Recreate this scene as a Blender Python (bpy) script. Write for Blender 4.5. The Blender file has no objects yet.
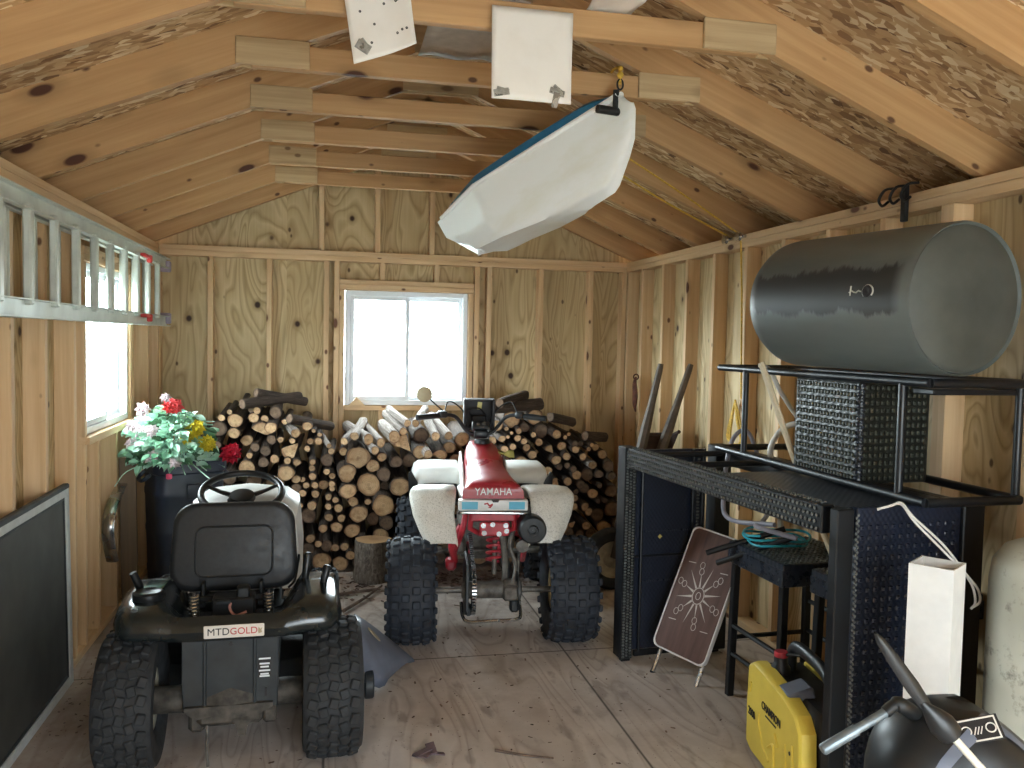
import bpy, bmesh, math, random
from mathutils import Matrix, Vector, Euler, noise as mnoise
SC = bpy.context.scene
COL = SC.collection
PI = math.pi

# ------------------------------------------------------------------ camera, sky, exposure
F_PX, YAW, PITCH, ROLL = 851.34, .2144, -.0517, .0203
cam_data = bpy.data.cameras.new('camera')
cam_data.sensor_width = 36.0
cam_data.lens = F_PX / 1024 * 36.0
cam_data.clip_start = .03
cam = bpy.data.objects.new('camera', cam_data)
COL.objects.link(cam)
_fw = Vector((math.sin(YAW) * math.cos(PITCH), math.cos(YAW) * math.cos(PITCH), math.sin(PITCH)))
_r = Vector((math.cos(YAW), -math.sin(YAW), 0))
_u = _r.cross(_fw)
_r2 = _r * math.cos(ROLL) + _u * math.sin(ROLL)
_u2 = -_r * math.sin(ROLL) + _u * math.cos(ROLL)
_m = Matrix((_r2, _u2, -_fw)).transposed().to_4x4()
_m.translation = Vector((1.1659, 0, 1.6091))
cam.matrix_world = _m
SC.camera = cam

world = bpy.data.worlds.new('overcast_sky')
SC.world = world
world.use_nodes = True
_nt = world.node_tree
_bg = _nt.nodes['Background']
_bg.inputs['Color'].default_value = (.84, .93, 1.0, 1)
# sky brightened towards the back left to lift floor and stack, dimmer doorwards
_tc = _nt.nodes.new('ShaderNodeTexCoord'); _dot = _nt.nodes.new('ShaderNodeVectorMath'); _dot.operation = 'DOT_PRODUCT'
_dot.inputs[1].default_value = Vector((-.80, .48, .36)).normalized(); _nt.links.new(_tc.outputs['Generated'], _dot.inputs[0])
_mr = _nt.nodes.new('ShaderNodeMapRange'); _mr.interpolation_type = 'SMOOTHSTEP'
for _k, _v in (('From Min', -.2), ('From Max', 1.0), ('To Min', 2.9), ('To Max', 16.0)): _mr.inputs[_k].default_value = _v
_nt.links.new(_dot.outputs['Value'], _mr.inputs['Value']); _nt.links.new(_mr.outputs[0], _bg.inputs['Strength'])

SC.view_settings.view_transform = 'Standard'
SC.view_settings.look = 'None'
SC.view_settings.gamma = 1.0
SC.view_settings.use_curve_mapping = False
SC.view_settings.exposure = 1.92
SC.cycles.max_bounces = 10
SC.cycles.diffuse_bounces = 6
SC.cycles.transparent_max_bounces = 12

def portal(name, loc, rot, sx, sy):
    d = bpy.data.lights.new(name, 'AREA'); d.shape = 'RECTANGLE'; d.size = sx; d.size_y = sy
    d.cycles.is_portal = True
    o = bpy.data.objects.new(name, d); o.location = loc; o.rotation_euler = rot; COL.objects.link(o)
portal('door_daylight', (2.15, -.98, 1.02), (PI / 2, 0, 0), 2.1, 2.05)         # faces +Y, into the shed
portal('back_window_daylight', (1.75, 6.56, 1.53), (-PI / 2, 0, 0), .95, .9)
portal('side_window_daylight', (-.13, 5.03, 1.53), (0, -PI / 2, 0), .9, .95)

# ------------------------------------------------------------------ material helpers
MATS = {}
class NT:
    def __init__(self, name, rough=.6, metal=0.0, spec=.5):
        m = bpy.data.materials.new(name); m.use_nodes = True; MATS[name] = m
        self.m = m; self.t = m.node_tree; self.b = self.t.nodes['Principled BSDF']
        self.b.inputs['Roughness'].default_value = rough
        self.b.inputs['Metallic'].default_value = metal
        self.b.inputs['Specular IOR Level'].default_value = spec
    def n(self, typ, **kw):
        nd = self.t.nodes.new(typ)
        for k, v in kw.items():
            if k in nd.inputs.keys(): nd.inputs[k].default_value = v
            else: setattr(nd, k, v)
        return nd
    def l(self, a, b): self.t.links.new(a, b)
    def coord(self, kind='Object', scale=(1, 1, 1), rot=(0, 0, 0), rnd=0.0):
        tc = self.n('ShaderNodeTexCoord')
        src = tc.outputs[kind]
        if rnd:
            oi = self.n('ShaderNodeObjectInfo')
            mu = self.n('ShaderNodeVectorMath', operation='SCALE'); mu.inputs[0].default_value = (rnd, rnd * .7, rnd * 1.3)
            self.l(oi.outputs['Random'], mu.inputs['Scale'])
            ad = self.n('ShaderNodeVectorMath', operation='ADD'); self.l(src, ad.inputs[0]); self.l(mu.outputs[0], ad.inputs[1])
            src = ad.outputs[0]
        mp = self.n('ShaderNodeMapping'); mp.inputs['Scale'].default_value = scale; mp.inputs['Rotation'].default_value = rot
        self.l(src, mp.inputs['Vector'])
        return mp.outputs[0]
    def noise(self, vec, scale=5, detail=4, rough=.55, dist=0.0):
        nd = self.n('ShaderNodeTexNoise'); nd.inputs['Scale'].default_value = scale; nd.inputs['Detail'].default_value = detail
        nd.inputs['Roughness'].default_value = rough; nd.inputs['Distortion'].default_value = dist
        self.l(vec, nd.inputs['Vector']); return nd.outputs['Fac']
    def vor(self, vec, scale=5, out='Distance', feature='F1', rand=1.0):
        nd = self.n('ShaderNodeTexVoronoi'); nd.feature = feature; nd.inputs['Scale'].default_value = scale
        nd.inputs['Randomness'].default_value = rand
        self.l(vec, nd.inputs['Vector']); return nd.outputs[out]
    def ramp(self, fac, stops, interp='LINEAR'):
        nd = self.n('ShaderNodeValToRGB'); cr = nd.color_ramp; cr.interpolation = interp
        while len(cr.elements) < len(stops): cr.elements.new(.5)
        for e, (p, c) in zip(cr.elements, stops):
            e.position = p; e.color = (c, c, c, 1) if isinstance(c, (int, float)) else (*c, 1)
        self.l(fac, nd.inputs['Fac']); return nd.outputs['Color']
    def mix(self, fac, a, b, mode='MIX'):
        nd = self.n('ShaderNodeMix'); nd.data_type = 'RGBA'; nd.blend_type = mode
        for s, v in ((nd.inputs['Factor'], fac), (nd.inputs[6], a), (nd.inputs[7], b)):
            if isinstance(v, (int, float)): s.default_value = v if s.type == 'VALUE' else (v, v, v, 1)
            elif isinstance(v, tuple): s.default_value = (*v, 1)
            else: self.l(v, s)
        return nd.outputs[2]
    def math(self, op, a, b=0.0, c=None):
        nd = self.n('ShaderNodeMath', operation=op)
        for s, v in zip(nd.inputs, (a, b, c)):
            if v is None: continue
            if isinstance(v, (int, float)): s.default_value = v
            else: self.l(v, s)
        return nd.outputs[0]
    def color(self, c):
        if isinstance(c, tuple): self.b.inputs['Base Color'].default_value = (*c, 1)
        else: self.l(c, self.b.inputs['Base Color'])
    def rough(self, r): self.l(r, self.b.inputs['Roughness'])
    def bump(self, h, strength=.3, dist=.005):
        nd = self.n('ShaderNodeBump', Strength=strength, Distance=dist)
        self.l(h, nd.inputs['Height']); self.l(nd.outputs[0], self.b.inputs['Normal'])

def srgb(r, g, b):
    f = lambda v: (v / 255 / 12.92) if v / 255 <= .04045 else ((v / 255 + .055) / 1.055) ** 2.4
    return (f(r), f(g), f(b))

def plain(name, col, rough=.5, metal=0.0, vary=.12, scale=18, bump=0.0, spec=.5):
    n = NT(name, rough, metal, spec)
    v = n.coord('Object', rnd=3.0)
    f = n.noise(v, scale, 5)
    lo = tuple(c * (1 - vary * 1.6) for c in col); hi = tuple(min(1, c * (1 + vary)) for c in col)
    n.color(n.ramp(f, [(.3, lo), (.7, hi)]))
    n.rough(n.ramp(n.noise(v, scale * .6, 3), [(.3, max(0, rough - .09)), (.7, min(1, rough + .1))]))
    if bump: n.bump(f, bump, .003)
    return n.m

def lumber(name, c1, c2, knot, knots=True, kd=.075):
    n = NT(name, .62)
    g = n.coord('Object', (1.3, 30, 30), rnd=9.0)
    gr = n.noise(g, 1.0, 6, .6, .4)
    base = n.ramp(gr, [(.3, c1), (.7, c2)])
    tone = n.noise(n.coord('Object', (1.0, 4, 4), rnd=5.0), 1.0, 2)
    base = n.mix(n.ramp(tone, [(.35, 0.0), (.75, .35)]), base, tuple(a * .82 for a in c1))
    oi = n.n('ShaderNodeObjectInfo')
    base = n.mix(1.0, base, n.ramp(oi.outputs['Random'], [(0, .88), (1, 1.0)]), 'MULTIPLY')
    if knots:
        k = n.vor(n.coord('Object', (2.1, 5, 5), rnd=17.0), 1.0)
        ks = n.vor(n.coord('Object', (5.3, 9, 9), rnd=13.0), 1.0)
        m1 = n.ramp(k, [(kd * .9, 1.0), (kd * 1.25, 0.0)]); m2 = n.ramp(ks, [(.07, .9), (.12, 0.0)])
        halo = n.ramp(k, [(kd * 1.2, .55), (kd * 2.6, 0.0)])
        base = n.mix(halo, base, tuple(a * .6 for a in c1))
        base = n.mix(n.math('MAXIMUM', m1, m2), base, knot)
    n.color(base); n.bump(gr, .15, .002)
    return n.m

def sheathing(name, perm):
    """vertical-grain pine plywood; perm picks the horizontal world axis"""
    n = NT(name, .68)
    tc = n.n('ShaderNodeTexCoord'); sp = n.n('ShaderNodeSeparateXYZ'); n.l(tc.outputs['Object'], sp.inputs[0])
    cb = n.n('ShaderNodeCombineXYZ'); n.l(sp.outputs[perm], cb.inputs[0]); n.l(sp.outputs['Z'], cb.inputs[1])
    # every 4 ft sheet gets its own grain
    sh = n.math('FLOOR', n.math('DIVIDE', n.math('ADD', sp.outputs[perm], .35), 1.22)); n.l(n.math('MULTIPLY', sh, 7.31), cb.inputs[2])
    def mp(s):
        q = n.n('ShaderNodeMapping'); q.inputs['Scale'].default_value = s; n.l(cb.outputs[0], q.inputs['Vector']); return q.outputs[0]
    h = n.noise(mp((3.6, .85, 1)), 1.0, 2, .45, .7)
    rings = n.math('FRACT', n.math('MULTIPLY', h, 17.0))
    rc = n.ramp(rings, [(0.0, srgb(188, 164, 122)), (.55, srgb(208, 186, 144)), (.85, srgb(158, 132, 90)), (1.0, srgb(188, 164, 122))])
    fine = n.noise(mp((70, 2.0, 1)), 1.0, 3)
    rc = n.mix(.22, rc, n.ramp(fine, [(.3, srgb(174, 152, 108)), (.7, srgb(220, 204, 164))]))
    big = n.noise(mp((1.6, .7, 1)), 1.0, 3)
    rc = n.mix(n.ramp(big, [(.4, 0.0), (.7, .5)]), rc, srgb(170, 144, 100))
    k = n.vor(mp((4.0, 3.4, 1)), 1.0)
    halo = n.ramp(k, [(.07, .55), (.2, 0.0)]); core = n.ramp(k, [(.06, 1.0), (.10, 0.0)])
    rc = n.mix(halo, rc, srgb(120, 90, 48)); rc = n.mix(core, rc, srgb(58, 34, 18))
    k2 = n.vor(mp((7.1, 4.2, 1)), 1.0); rc = n.mix(n.ramp(k2, [(.05, .85), (.09, 0.0)]), rc, srgb(72, 46, 24))
    n.color(rc); n.bump(rings, .08, .002)
    return n.m

def osb(name):
    n = NT(name, .75)
    base = n.coord('Object')
    wob = n.n('ShaderNodeTexNoise'); wob.inputs['Scale'].default_value = 9; n.l(base, wob.inputs['Vector'])
    wv = n.n('ShaderNodeVectorMath', operation='SCALE'); n.l(wob.outputs['Color'], wv.inputs[0]); wv.inputs['Scale'].default_value = .05
    ad = n.n('ShaderNodeVectorMath', operation='ADD'); n.l(base, ad.inputs[0]); n.l(wv.outputs[0], ad.inputs[1])
    cols = []
    for rz, s, off in ((.5, (17, 46, 1), 0), (-.7, (16, 44, 1), 3.3), (1.35, (20, 50, 1), 7.7)):
        mp = n.n('ShaderNodeMapping'); mp.inputs['Rotation'].default_value = (0, 0, rz); mp.inputs['Scale'].default_value = s
        mp.inputs['Location'].default_value = (off, off, 0); n.l(ad.outputs[0], mp.inputs['Vector'])
        vn = n.n('ShaderNodeTexVoronoi'); vn.inputs['Scale'].default_value = 1.0; n.l(mp.outputs[0], vn.inputs['Vector'])
        sp = n.n('ShaderNodeSeparateColor'); n.l(vn.outputs['Color'], sp.inputs[0])
        cols.append((sp.outputs[0], sp.outputs[1]))
    stops = [(0, srgb(108, 78, 52)), (.08, srgb(158, 122, 86)), (.4, srgb(194, 158, 114)), (.75, srgb(214, 184, 142)), (1, srgb(238, 220, 184))]
    c = n.ramp(cols[0][0], stops)
    c = n.mix(n.ramp(cols[1][1], [(.55, 0.0), (.56, 1.0)]), c, n.ramp(cols[1][0], stops))
    c = n.mix(n.ramp(cols[2][1], [(.68, 0.0), (.69, 1.0)]), c, n.ramp(cols[2][0], stops))
    blot = n.noise(n.coord('Object'), 1.5, 3)
    c = n.mix(n.ramp(blot, [(.45, 0.0), (.7, .35)]), c, srgb(110, 78, 48))
    n.color(c); n.bump(cols[1][0], .25, .003)
    return n.m

def floor_mat():
    n = NT('floor_plywood', .8)
    tc = n.n('ShaderNodeTexCoord'); sp = n.n('ShaderNodeSeparateXYZ'); n.l(tc.outputs['Object'], sp.inputs[0])
    X, Y = sp.outputs['X'], sp.outputs['Y']
    sx = n.math('ABSOLUTE', n.math('SUBTRACT', n.math('MODULO', n.math('ADD', X, 1.275), 1.22), .0)); # seam at x=2.385 - 3*1.22
    gx = n.math('FLOOR', n.math('DIVIDE', n.math('ADD', X, 1.275), 1.22))
    gy = n.math('FLOOR', n.math('DIVIDE', n.math('ADD', Y, .69), 2.44))
    cb = n.n('ShaderNodeCombineXYZ'); n.l(X, cb.inputs[0]); n.l(Y, cb.inputs[1])
    n.l(n.math('ADD', n.math('MULTIPLY', gx, 3.7), n.math('MULTIPLY', gy, 9.1)), cb.inputs[2])
    def mp(s):
        q = n.n('ShaderNodeMapping'); q.inputs['Scale'].default_value = s; n.l(cb.outputs[0], q.inputs['Vector']); return q.outputs[0]
    h = n.noise(mp((3.4, .55, 1)), 1.0, 2, .45, .6)
    rings = n.math('FRACT', n.math('MULTIPLY', h, 15.0))
    c = n.ramp(rings, [(0, srgb(194, 184, 176)), (.6, srgb(206, 197, 190)), (.88, srgb(176, 164, 156)), (1, srgb(194, 184, 176))])
    flat = tc.outputs['Object']
    def nz(s, d=4, r=.6, off=0.0):
        q = n.n('ShaderNodeMapping'); q.inputs['Location'].default_value = (off, off * .7, off * .3); n.l(flat, q.inputs['Vector']); return n.noise(q.outputs[0], s, d, r)
    dirt = nz(1.3, 6, .65)
    c = n.mix(n.ramp(dirt, [(.45, 0.0), (.72, .6)]), c, srgb(150, 134, 124))
    dust = nz(2.6, 6, .7, 4.0)
    c = n.mix(n.ramp(dust, [(.5, 0.0), (.72, .7)]), c, srgb(214, 206, 200))
    # scuffs running with the grain
    q = n.n('ShaderNodeMapping'); q.inputs['Scale'].default_value = (11, 4.2, 1); q.inputs['Rotation'].default_value = (0, 0, .12); n.l(flat, q.inputs['Vector'])
    sc = n.noise(q.outputs[0], 1.0, 3, .5)
    c = n.mix(n.ramp(sc, [(.60, 0.0), (.68, .55)]), c, srgb(138, 124, 116))
    mud_shade = n.math('MULTIPLY', n.ramp(X, [(.25, .75), (.95, 0.0)]), n.ramp(nz(2.2, 6, .7, 14.0), [(.3, .35), (.6, 1.0)]))  # brown dirt plus the shade of the left side, both painted into the boards
    c = n.mix(mud_shade, c, srgb(128, 110, 98))
    spk = n.vor(flat, 38.0)
    c = n.mix(n.ramp(spk, [(.06, .8), (.1, 0.0)]), c, srgb(70, 54, 44))
    # grime towards the wood stack end: bark crumbs trodden into the boards
    g2 = n.math('MULTIPLY', n.ramp(n.math('SUBTRACT', Y, 4.2), [(0.3, 0.0), (1.0, .6)]), n.ramp(nz(7, 6, .7, 9.0), [(.42, 0.0), (.62, 1.0)]))
    c = n.mix(g2, c, srgb(132, 106, 94))
    # board seams
    ex = n.math('MINIMUM', sx, n.math('SUBTRACT', 1.22, sx))
    sy = n.math('MODULO', n.math('ADD', Y, .69), 2.44); ey = n.math('MINIMUM', sy, n.math('SUBTRACT', 2.44, sy))
    e = n.math('MINIMUM', ex, ey)
    c = n.mix(n.ramp(e, [(.0025, .9), (.006, 0.0)]), c, srgb(44, 36, 30))
    n.color(c); n.bump(n.math('ADD', n.math('MULTIPLY', rings, .3), dust), .2, .003)
    return n.m

STUD = lumber('stud_pine', srgb(206, 168, 124), srgb(230, 200, 158), srgb(92, 50, 26))
RAFT = lumber('rafter_pine', srgb(178, 136, 90), srgb(204, 164, 116), srgb(74, 38, 20), kd=.095)
SHX = sheathing('sheathing_back', 'X')
SHY = sheathing('sheathing_side', 'Y')
OSB = osb('roof_osb')
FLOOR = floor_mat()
GUSSET = lumber('gusset_plywood', srgb(168, 140, 100), srgb(208, 182, 142), srgb(110, 80, 50))
VINYL = plain('white_vinyl', srgb(226, 230, 234), .35, vary=.02)

def glass_mat():
    m = bpy.data.materials.new('window_glass'); m.use_nodes = True; t = m.node_tree
    t.nodes.remove(t.nodes['Principled BSDF'])
    a = t.nodes.new('ShaderNodeBsdfTransparent'); a.inputs['Color'].default_value = (.95, .98, .97, 1)
    b = t.nodes.new('ShaderNodeBsdfGlossy'); b.inputs['Roughness'].default_value = .02
    x = t.nodes.new('ShaderNodeMixShader'); x.inputs['Fac'].default_value = .06
    t.links.new(a.outputs[0], x.inputs[1]); t.links.new(b.outputs[0], x.inputs[2])
    t.links.new(x.outputs[0], t.nodes['Material Output'].inputs['Surface'])
    return m
GLASS = glass_mat()

# ------------------------------------------------------------------ mesh helpers
class G:
    """collects shapes, then links them as ONE mesh object"""
    def __init__(self): self.bm = bmesh.new()
    def _mark(self, faces, mi):
        for f in faces: f.material_index = mi
    def box(self, c, s, rot=None, mi=0, bev=0.0, seg=1):
        r = bmesh.ops.create_cube(self.bm, size=1.0)
        vs = r['verts']; M = Matrix.Translation(c)
        if rot is not None: M = M @ (rot.to_4x4() if isinstance(rot, Matrix) else Euler(rot).to_matrix().to_4x4())
        bmesh.ops.transform(self.bm, verts=vs, matrix=M @ Matrix.Diagonal((*s, 1)))
        fs = list({f for v in vs for f in v.link_faces})
        if bev:
            es = list({e for v in vs for e in v.link_edges})
            rr = bmesh.ops.bevel(self.bm, geom=es, offset=bev, segments=seg, affect='EDGES', profile=.5)
            fs = list({f for v in rr['verts'] for f in v.link_faces} | {f for f in fs if f.is_valid})
        self._mark(fs, mi); return self
    def beam(self, a, b, w, h, up=(0, 0, 1), mi=0, bev=0.0):
        a, b = Vector(a), Vector(b); d = b - a; x = d.normalized(); u = Vector(up)
        y = u.cross(x).normalized(); z = x.cross(y)
        R = Matrix((x, y, z)).transposed()
        return self.box((a + b) / 2, (d.length, w, h), R, mi, bev)
    def grid(self, rows, close_u=False, close_v=False, mi=0, cap0=False, cap1=False):
        """rows of points -> quads (rows along v, points along u)"""
        V = [[self.bm.verts.new(p) for p in r] for r in rows]
        fs = []
        nr, nc = len(V), len(V[0])
        for i in range(nr if close_v else nr - 1):
            for j in range(nc if close_u else nc - 1):
                a, b, c, d = V[i][j], V[i][(j + 1) % nc], V[(i + 1) % nr][(j + 1) % nc], V[(i + 1) % nr][j]
                try: fs.append(self.bm.faces.new((a, b, c, d)))
                except ValueError: pass
        if cap0: fs.append(self.bm.faces.new(list(reversed(V[0]))))
        if cap1: fs.append(self.bm.faces.new(V[-1]))
        self._mark(fs, mi); return self
    def tube(self, pts, r, seg=8, mi=0, closed=False, flat=1.0, caps=True):
        pts = [Vector(p) for p in pts]; n = len(pts)
        rs = r if isinstance(r, (list, tuple)) else [r] * n
        rows = []; prev = None
        for i, p in enumerate(pts):
            if closed: t = (pts[(i + 1) % n] - pts[i - 1]).normalized()
            else: t = (pts[min(i + 1, n - 1)] - pts[max(i - 1, 0)]).normalized()
            if prev is None:
                ref = Vector((0, 0, 1)) if abs(t.z) < .9 else Vector((1, 0, 0))
                u = t.cross(ref).normalized()
            else:
                u = (prev - t * prev.dot(t)); u = u.normalized() if u.length > 1e-6 else t.orthogonal().normalized()
            prev = u; v = t.cross(u)
            rows.append([p + u * math.cos(a) * rs[i] + v * math.sin(a) * rs[i] * flat for a in [2 * PI * k / seg for k in range(seg)]])
        c = caps and not closed
        return self.grid(rows, True, closed, mi, c, c)
    def lathe(self, prof, seg=32, M=None, mi=0, caps=False, mod=None):
        """profile of (radius, height) round local Z"""
        M = M or Matrix.Identity(4); rows = []
        for i, (r, z) in enumerate(prof):
            row = []
            for k in range(seg):
                a = 2 * PI * k / seg; rr = r * (mod(a, i) if mod else 1.0)
                row.append(M @ Vector((rr * math.cos(a), rr * math.sin(a), z)))
            rows.append(row)
        return self.grid(rows, True, False, mi, caps, caps)
    def prism(self, poly, depth, M=None, mi=0, bev=0.0):
        """polygon in local XY, extruded 0..depth along local Z"""
        M = M or Matrix.Identity(4)
        a = [self.bm.verts.new(M @ Vector((x, y, 0))) for x, y in poly]
        b = [self.bm.verts.new(M @ Vector((x, y, depth))) for x, y in poly]
        fs = [self.bm.faces.new(list(reversed(a))), self.bm.faces.new(b)]; n = len(a)
        for i in range(n): fs.append(self.bm.faces.new((a[i], a[(i + 1) % n], b[(i + 1) % n], b[i])))
        if bev:
            es = list({e for f in fs[:2] for e in f.edges})
            rr = bmesh.ops.bevel(self.bm, geom=es, offset=bev, segments=2, affect='EDGES', profile=.5)
            fs = [f for f in fs if f.is_valid] + [f for f in rr['faces'] if f.is_valid]
        self._mark(fs, mi); return self
    def ball(self, c, r, mi=0, seg=14, rings=9):
        rr = (r, r, r) if isinstance(r, (int, float)) else r
        q = bmesh.ops.create_uvsphere(self.bm, u_segments=seg, v_segments=rings, radius=1.0)
        bmesh.ops.transform(self.bm, verts=q['verts'], matrix=Matrix.Translation(c) @ Matrix.Diagonal((*rr, 1)))
        self._mark({f for v in q['verts'] for f in v.link_faces}, mi); return self
    def spring(self, a, b, R, r, turns, mi=0, seg=6, per=10):
        a, b = Vector(a), Vector(b); d = (b - a); x = d.normalized(); u = x.orthogonal().normalized(); v = x.cross(u)
        N = int(turns * per)
        return self.tube([a + d * (k / N) + (u * math.cos(2 * PI * k / per) + v * math.sin(2 * PI * k / per)) * R for k in range(N + 1)], r, seg, mi)
    def done(self, name, mats, parent=None, loc=None, rot=None, smooth=40, mw=None):
        me = bpy.data.meshes.new(name)
        bmesh.ops.recalc_face_normals(self.bm, faces=self.bm.faces[:])
        self.bm.to_mesh(me); self.bm.free()
        if smooth:
            me.polygons.foreach_set('use_smooth', [True] * len(me.polygons)); me.set_sharp_from_angle(angle=math.radians(smooth))
        for m in (mats if isinstance(mats, (list, tuple)) else [mats]): me.materials.append(m)
        o = bpy.data.objects.new(name, me); COL.objects.link(o)
        if mw is not None: o.matrix_world = mw
        if loc is not None: o.location = loc
        if rot is not None: o.rotation_euler = rot
        if parent is not None: o.parent = parent
        return o

def tag(o, label=None, cat=None, group=None, kind=None):
    for k, v in (('label', label), ('category', cat), ('group', group), ('kind', kind)):
        if v: o[k] = v
    return o
def thing(name, label, cat, loc=(0, 0, 0), rz=0.0, group=None, rot=None):
    o = bpy.data.objects.new(name, None); o.empty_display_size = .1; COL.objects.link(o)
    o.location = loc; o.rotation_euler = rot if rot else (0, 0, rz)
    return tag(o, label, cat, group)
def text(parent, body, size, loc, rot, mat, name='lettering', depth=.0008, bold=0.0, sx=1.0, align='CENTER'):
    c = bpy.data.curves.new(name, 'FONT'); c.body = body; c.size = size; c.extrude = depth; c.align_x = align; c.align_y = 'CENTER'; c.offset = bold
    o0 = bpy.data.objects.new(name + '_curve', c); COL.objects.link(o0)
    dg = bpy.context.evaluated_depsgraph_get(); me = bpy.data.meshes.new_from_object(o0.evaluated_get(dg))
    bpy.data.objects.remove(o0)
    me.materials.clear(); me.materials.append(mat); me.name = name
    o = bpy.data.objects.new(name, me); COL.objects.link(o)
    o.location = loc; o.rotation_euler = rot; o.scale = (sx, 1, 1); o.parent = parent
    return o
def lerp(a, b, t): return a + (b - a) * t
def bez(pts, n=8):
    """Catmull-Rom through points"""
    P = [Vector(p) for p in pts]; out = []
    Q = [P[0] * 2 - P[1]] + P + [P[-1] * 2 - P[-2]]
    for i in range(1, len(Q) - 2):
        for k in range(n):
            t = k / n; a, b, c, d = Q[i - 1], Q[i], Q[i + 1], Q[i + 2]
            out.append(.5 * ((2 * b) + (c - a) * t + (2 * a - 5 * b + 4 * c - d) * t * t + (3 * b - 3 * c + d - a) * t ** 3))
    out.append(P[-1]); return out
def member(name, a, b, w, h, mat, parent, up=(0, 0, 1), roll=0.0, ends=(0, 0)):
    """one board: long axis is the object's local X so the grain follows it"""
    a, b = Vector(a), Vector(b); d = b - a; x = d.normalized(); u = Vector(up)
    y = u.cross(x).normalized(); z = x.cross(y)
    M = Matrix((x, y, z)).transposed().to_4x4(); M.translation = (a + b) / 2
    return G().box((0, 0, 0), (d.length, w, h), bev=.0025).done(name, mat, parent, mw=M, smooth=0)
# ------------------------------------------------------------------ the shed
W, B, H = 3.4815, 6.4355, 2.2374            # stud face to stud face, back stud face, top of the plates
FR = -.9                                    # front wall (behind the camera)
SD = .089                                   # stud depth
rnd = random.Random(7)
def struct(o): o['kind'] = 'structure'; return o

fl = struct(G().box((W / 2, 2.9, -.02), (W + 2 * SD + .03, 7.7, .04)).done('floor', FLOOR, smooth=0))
GRASS = plain('outdoor_ground', srgb(150, 152, 146), .9, vary=.3, scale=3)
struct(G().box((W / 2, 3, -.2), (60, 60, .1)).done('ground', GRASS, smooth=0))

def wall_with_hole(name, mat, axis, p0, p1, u0, u1, z0, z1, hole):
    """sheathing slab between u0..u1, z0..z1, p0..p1 thick, with one opening (ua, ub, za, zb)"""
    g = G(); ua, ub, za, zb = hole
    for a, b, c, d in ((u0, ua, z0, z1), (ub, u1, z0, z1), (ua, ub, z0, za), (ua, ub, zb, z1)):
        if b - a < 1e-4 or d - c < 1e-4: continue
        cu, cz = (a + b) / 2, (c + d) / 2
        if axis == 'X': g.box(((p0 + p1) / 2, cu, cz), (p1 - p0, b - a, d - c))
        else: g.box((cu, (p0 + p1) / 2, cz), (b - a, p1 - p0, d - c))
    return struct(g.done(name, mat, smooth=0))
WB = (1.291, 2.215, 1.098, 1.955)            # back window opening (x, x, z, z)
WL = (4.578, 5.545, 1.085, 1.955)            # left window opening (y, y, z, z)
wall_back = wall_with_hole('wall_back', SHX, 'Y', B + SD, B + SD + .012, -SD - .012, W + SD + .012, 0, 2.42, WB)
gb = G(); gb.prism([(-SD - .012, 2.42), (W + SD + .012, 2.42), (W / 2, 3.12)], .012, Matrix(((1, 0, 0, 0), (0, 0, 1, B + SD), (0, 1, 0, 0), (0, 0, 0, 1))))
gb.done('gable_panel', SHX, wall_back, smooth=0)
wall_left = wall_with_hole('wall_left', SHY, 'X', -SD - .012, -SD, FR, B + SD, 0, 2.237, WL)
wall_right = wall_with_hole('wall_right', SHY, 'X', W + SD, W + SD + .012, FR, B + SD, 0, 2.237, (0, 0, 0, 0))
wall_front = wall_with_hole('wall_front', SHX, 'Y', FR - .1, FR - .088, -SD, W + SD, 0, 2.42, (1.1, W - .28, 0, 2.05))
G().prism([(-SD, 2.42), (W + SD, 2.42), (W / 2, 3.12)], .012, Matrix(((1, 0, 0, 0), (0, 0, 1, FR - .1), (0, 1, 0, 0), (0, 0, 0, 1)))).done('gable_panel', SHX, wall_front, smooth=0)

PT = .038
# --- back wall framing
yb = B + SD / 2
def vstud(x, z0, z1, parent=wall_back, name='stud', y=yb, w=PT): member(name, (x, y, z0), (x, y, z1), w, SD, STUD, parent, up=(0, 1, 0))
member('bottom_plate', (-.0, yb, .019), (W, yb, .019), SD, PT, STUD, wall_back)
member('top_plate', (0, yb, H - PT * 1.5), (W, yb, H - PT * 1.5), SD, PT - .001, STUD, wall_back)
member('top_plate', (0, yb, H - PT * .5), (W, yb, H - PT * .5), SD, PT - .001, STUD, wall_back)
for i in range(8):
    x = .3258 + i * .4064 + PT / 2
    if i in (3, 4):
        vstud(x, 2.032, H - 2 * PT, name='cripple_stud'); vstud(x, PT, 1.058, name='cripple_stud')
    else: vstud(x, PT, H - 2 * PT)
vstud(1.231, PT, H - 2 * PT); vstud(2.281, PT, H - 2 * PT)                # kings
vstud(1.271, PT, 1.955, name='trimmer_stud'); vstud(2.236, PT, 1.955, name='trimmer_stud')
vstud(PT / 2 - .03, PT, H - 2 * PT); vstud(W - PT / 2, PT, H - 2 * PT)
member('header', (1.252, yb, 1.975), (2.258, yb, 1.975), SD, .037, STUD, wall_back)
member('header', (1.252, yb, 2.013), (2.258, yb, 2.013), SD, .037, STUD, wall_back)
member('rough_sill', (1.291, yb, 1.078), (2.215, yb, 1.078), SD, PT, STUD, wall_back)
for i in range(0, 4):
    x = 1.118 + i * .4064
    if x < .12 or x > W - .12: continue
    zr = 2.255 + .4167 * min(x, W - x) - .004
    vstud(x, H, zr, name='gable_stud')
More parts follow.
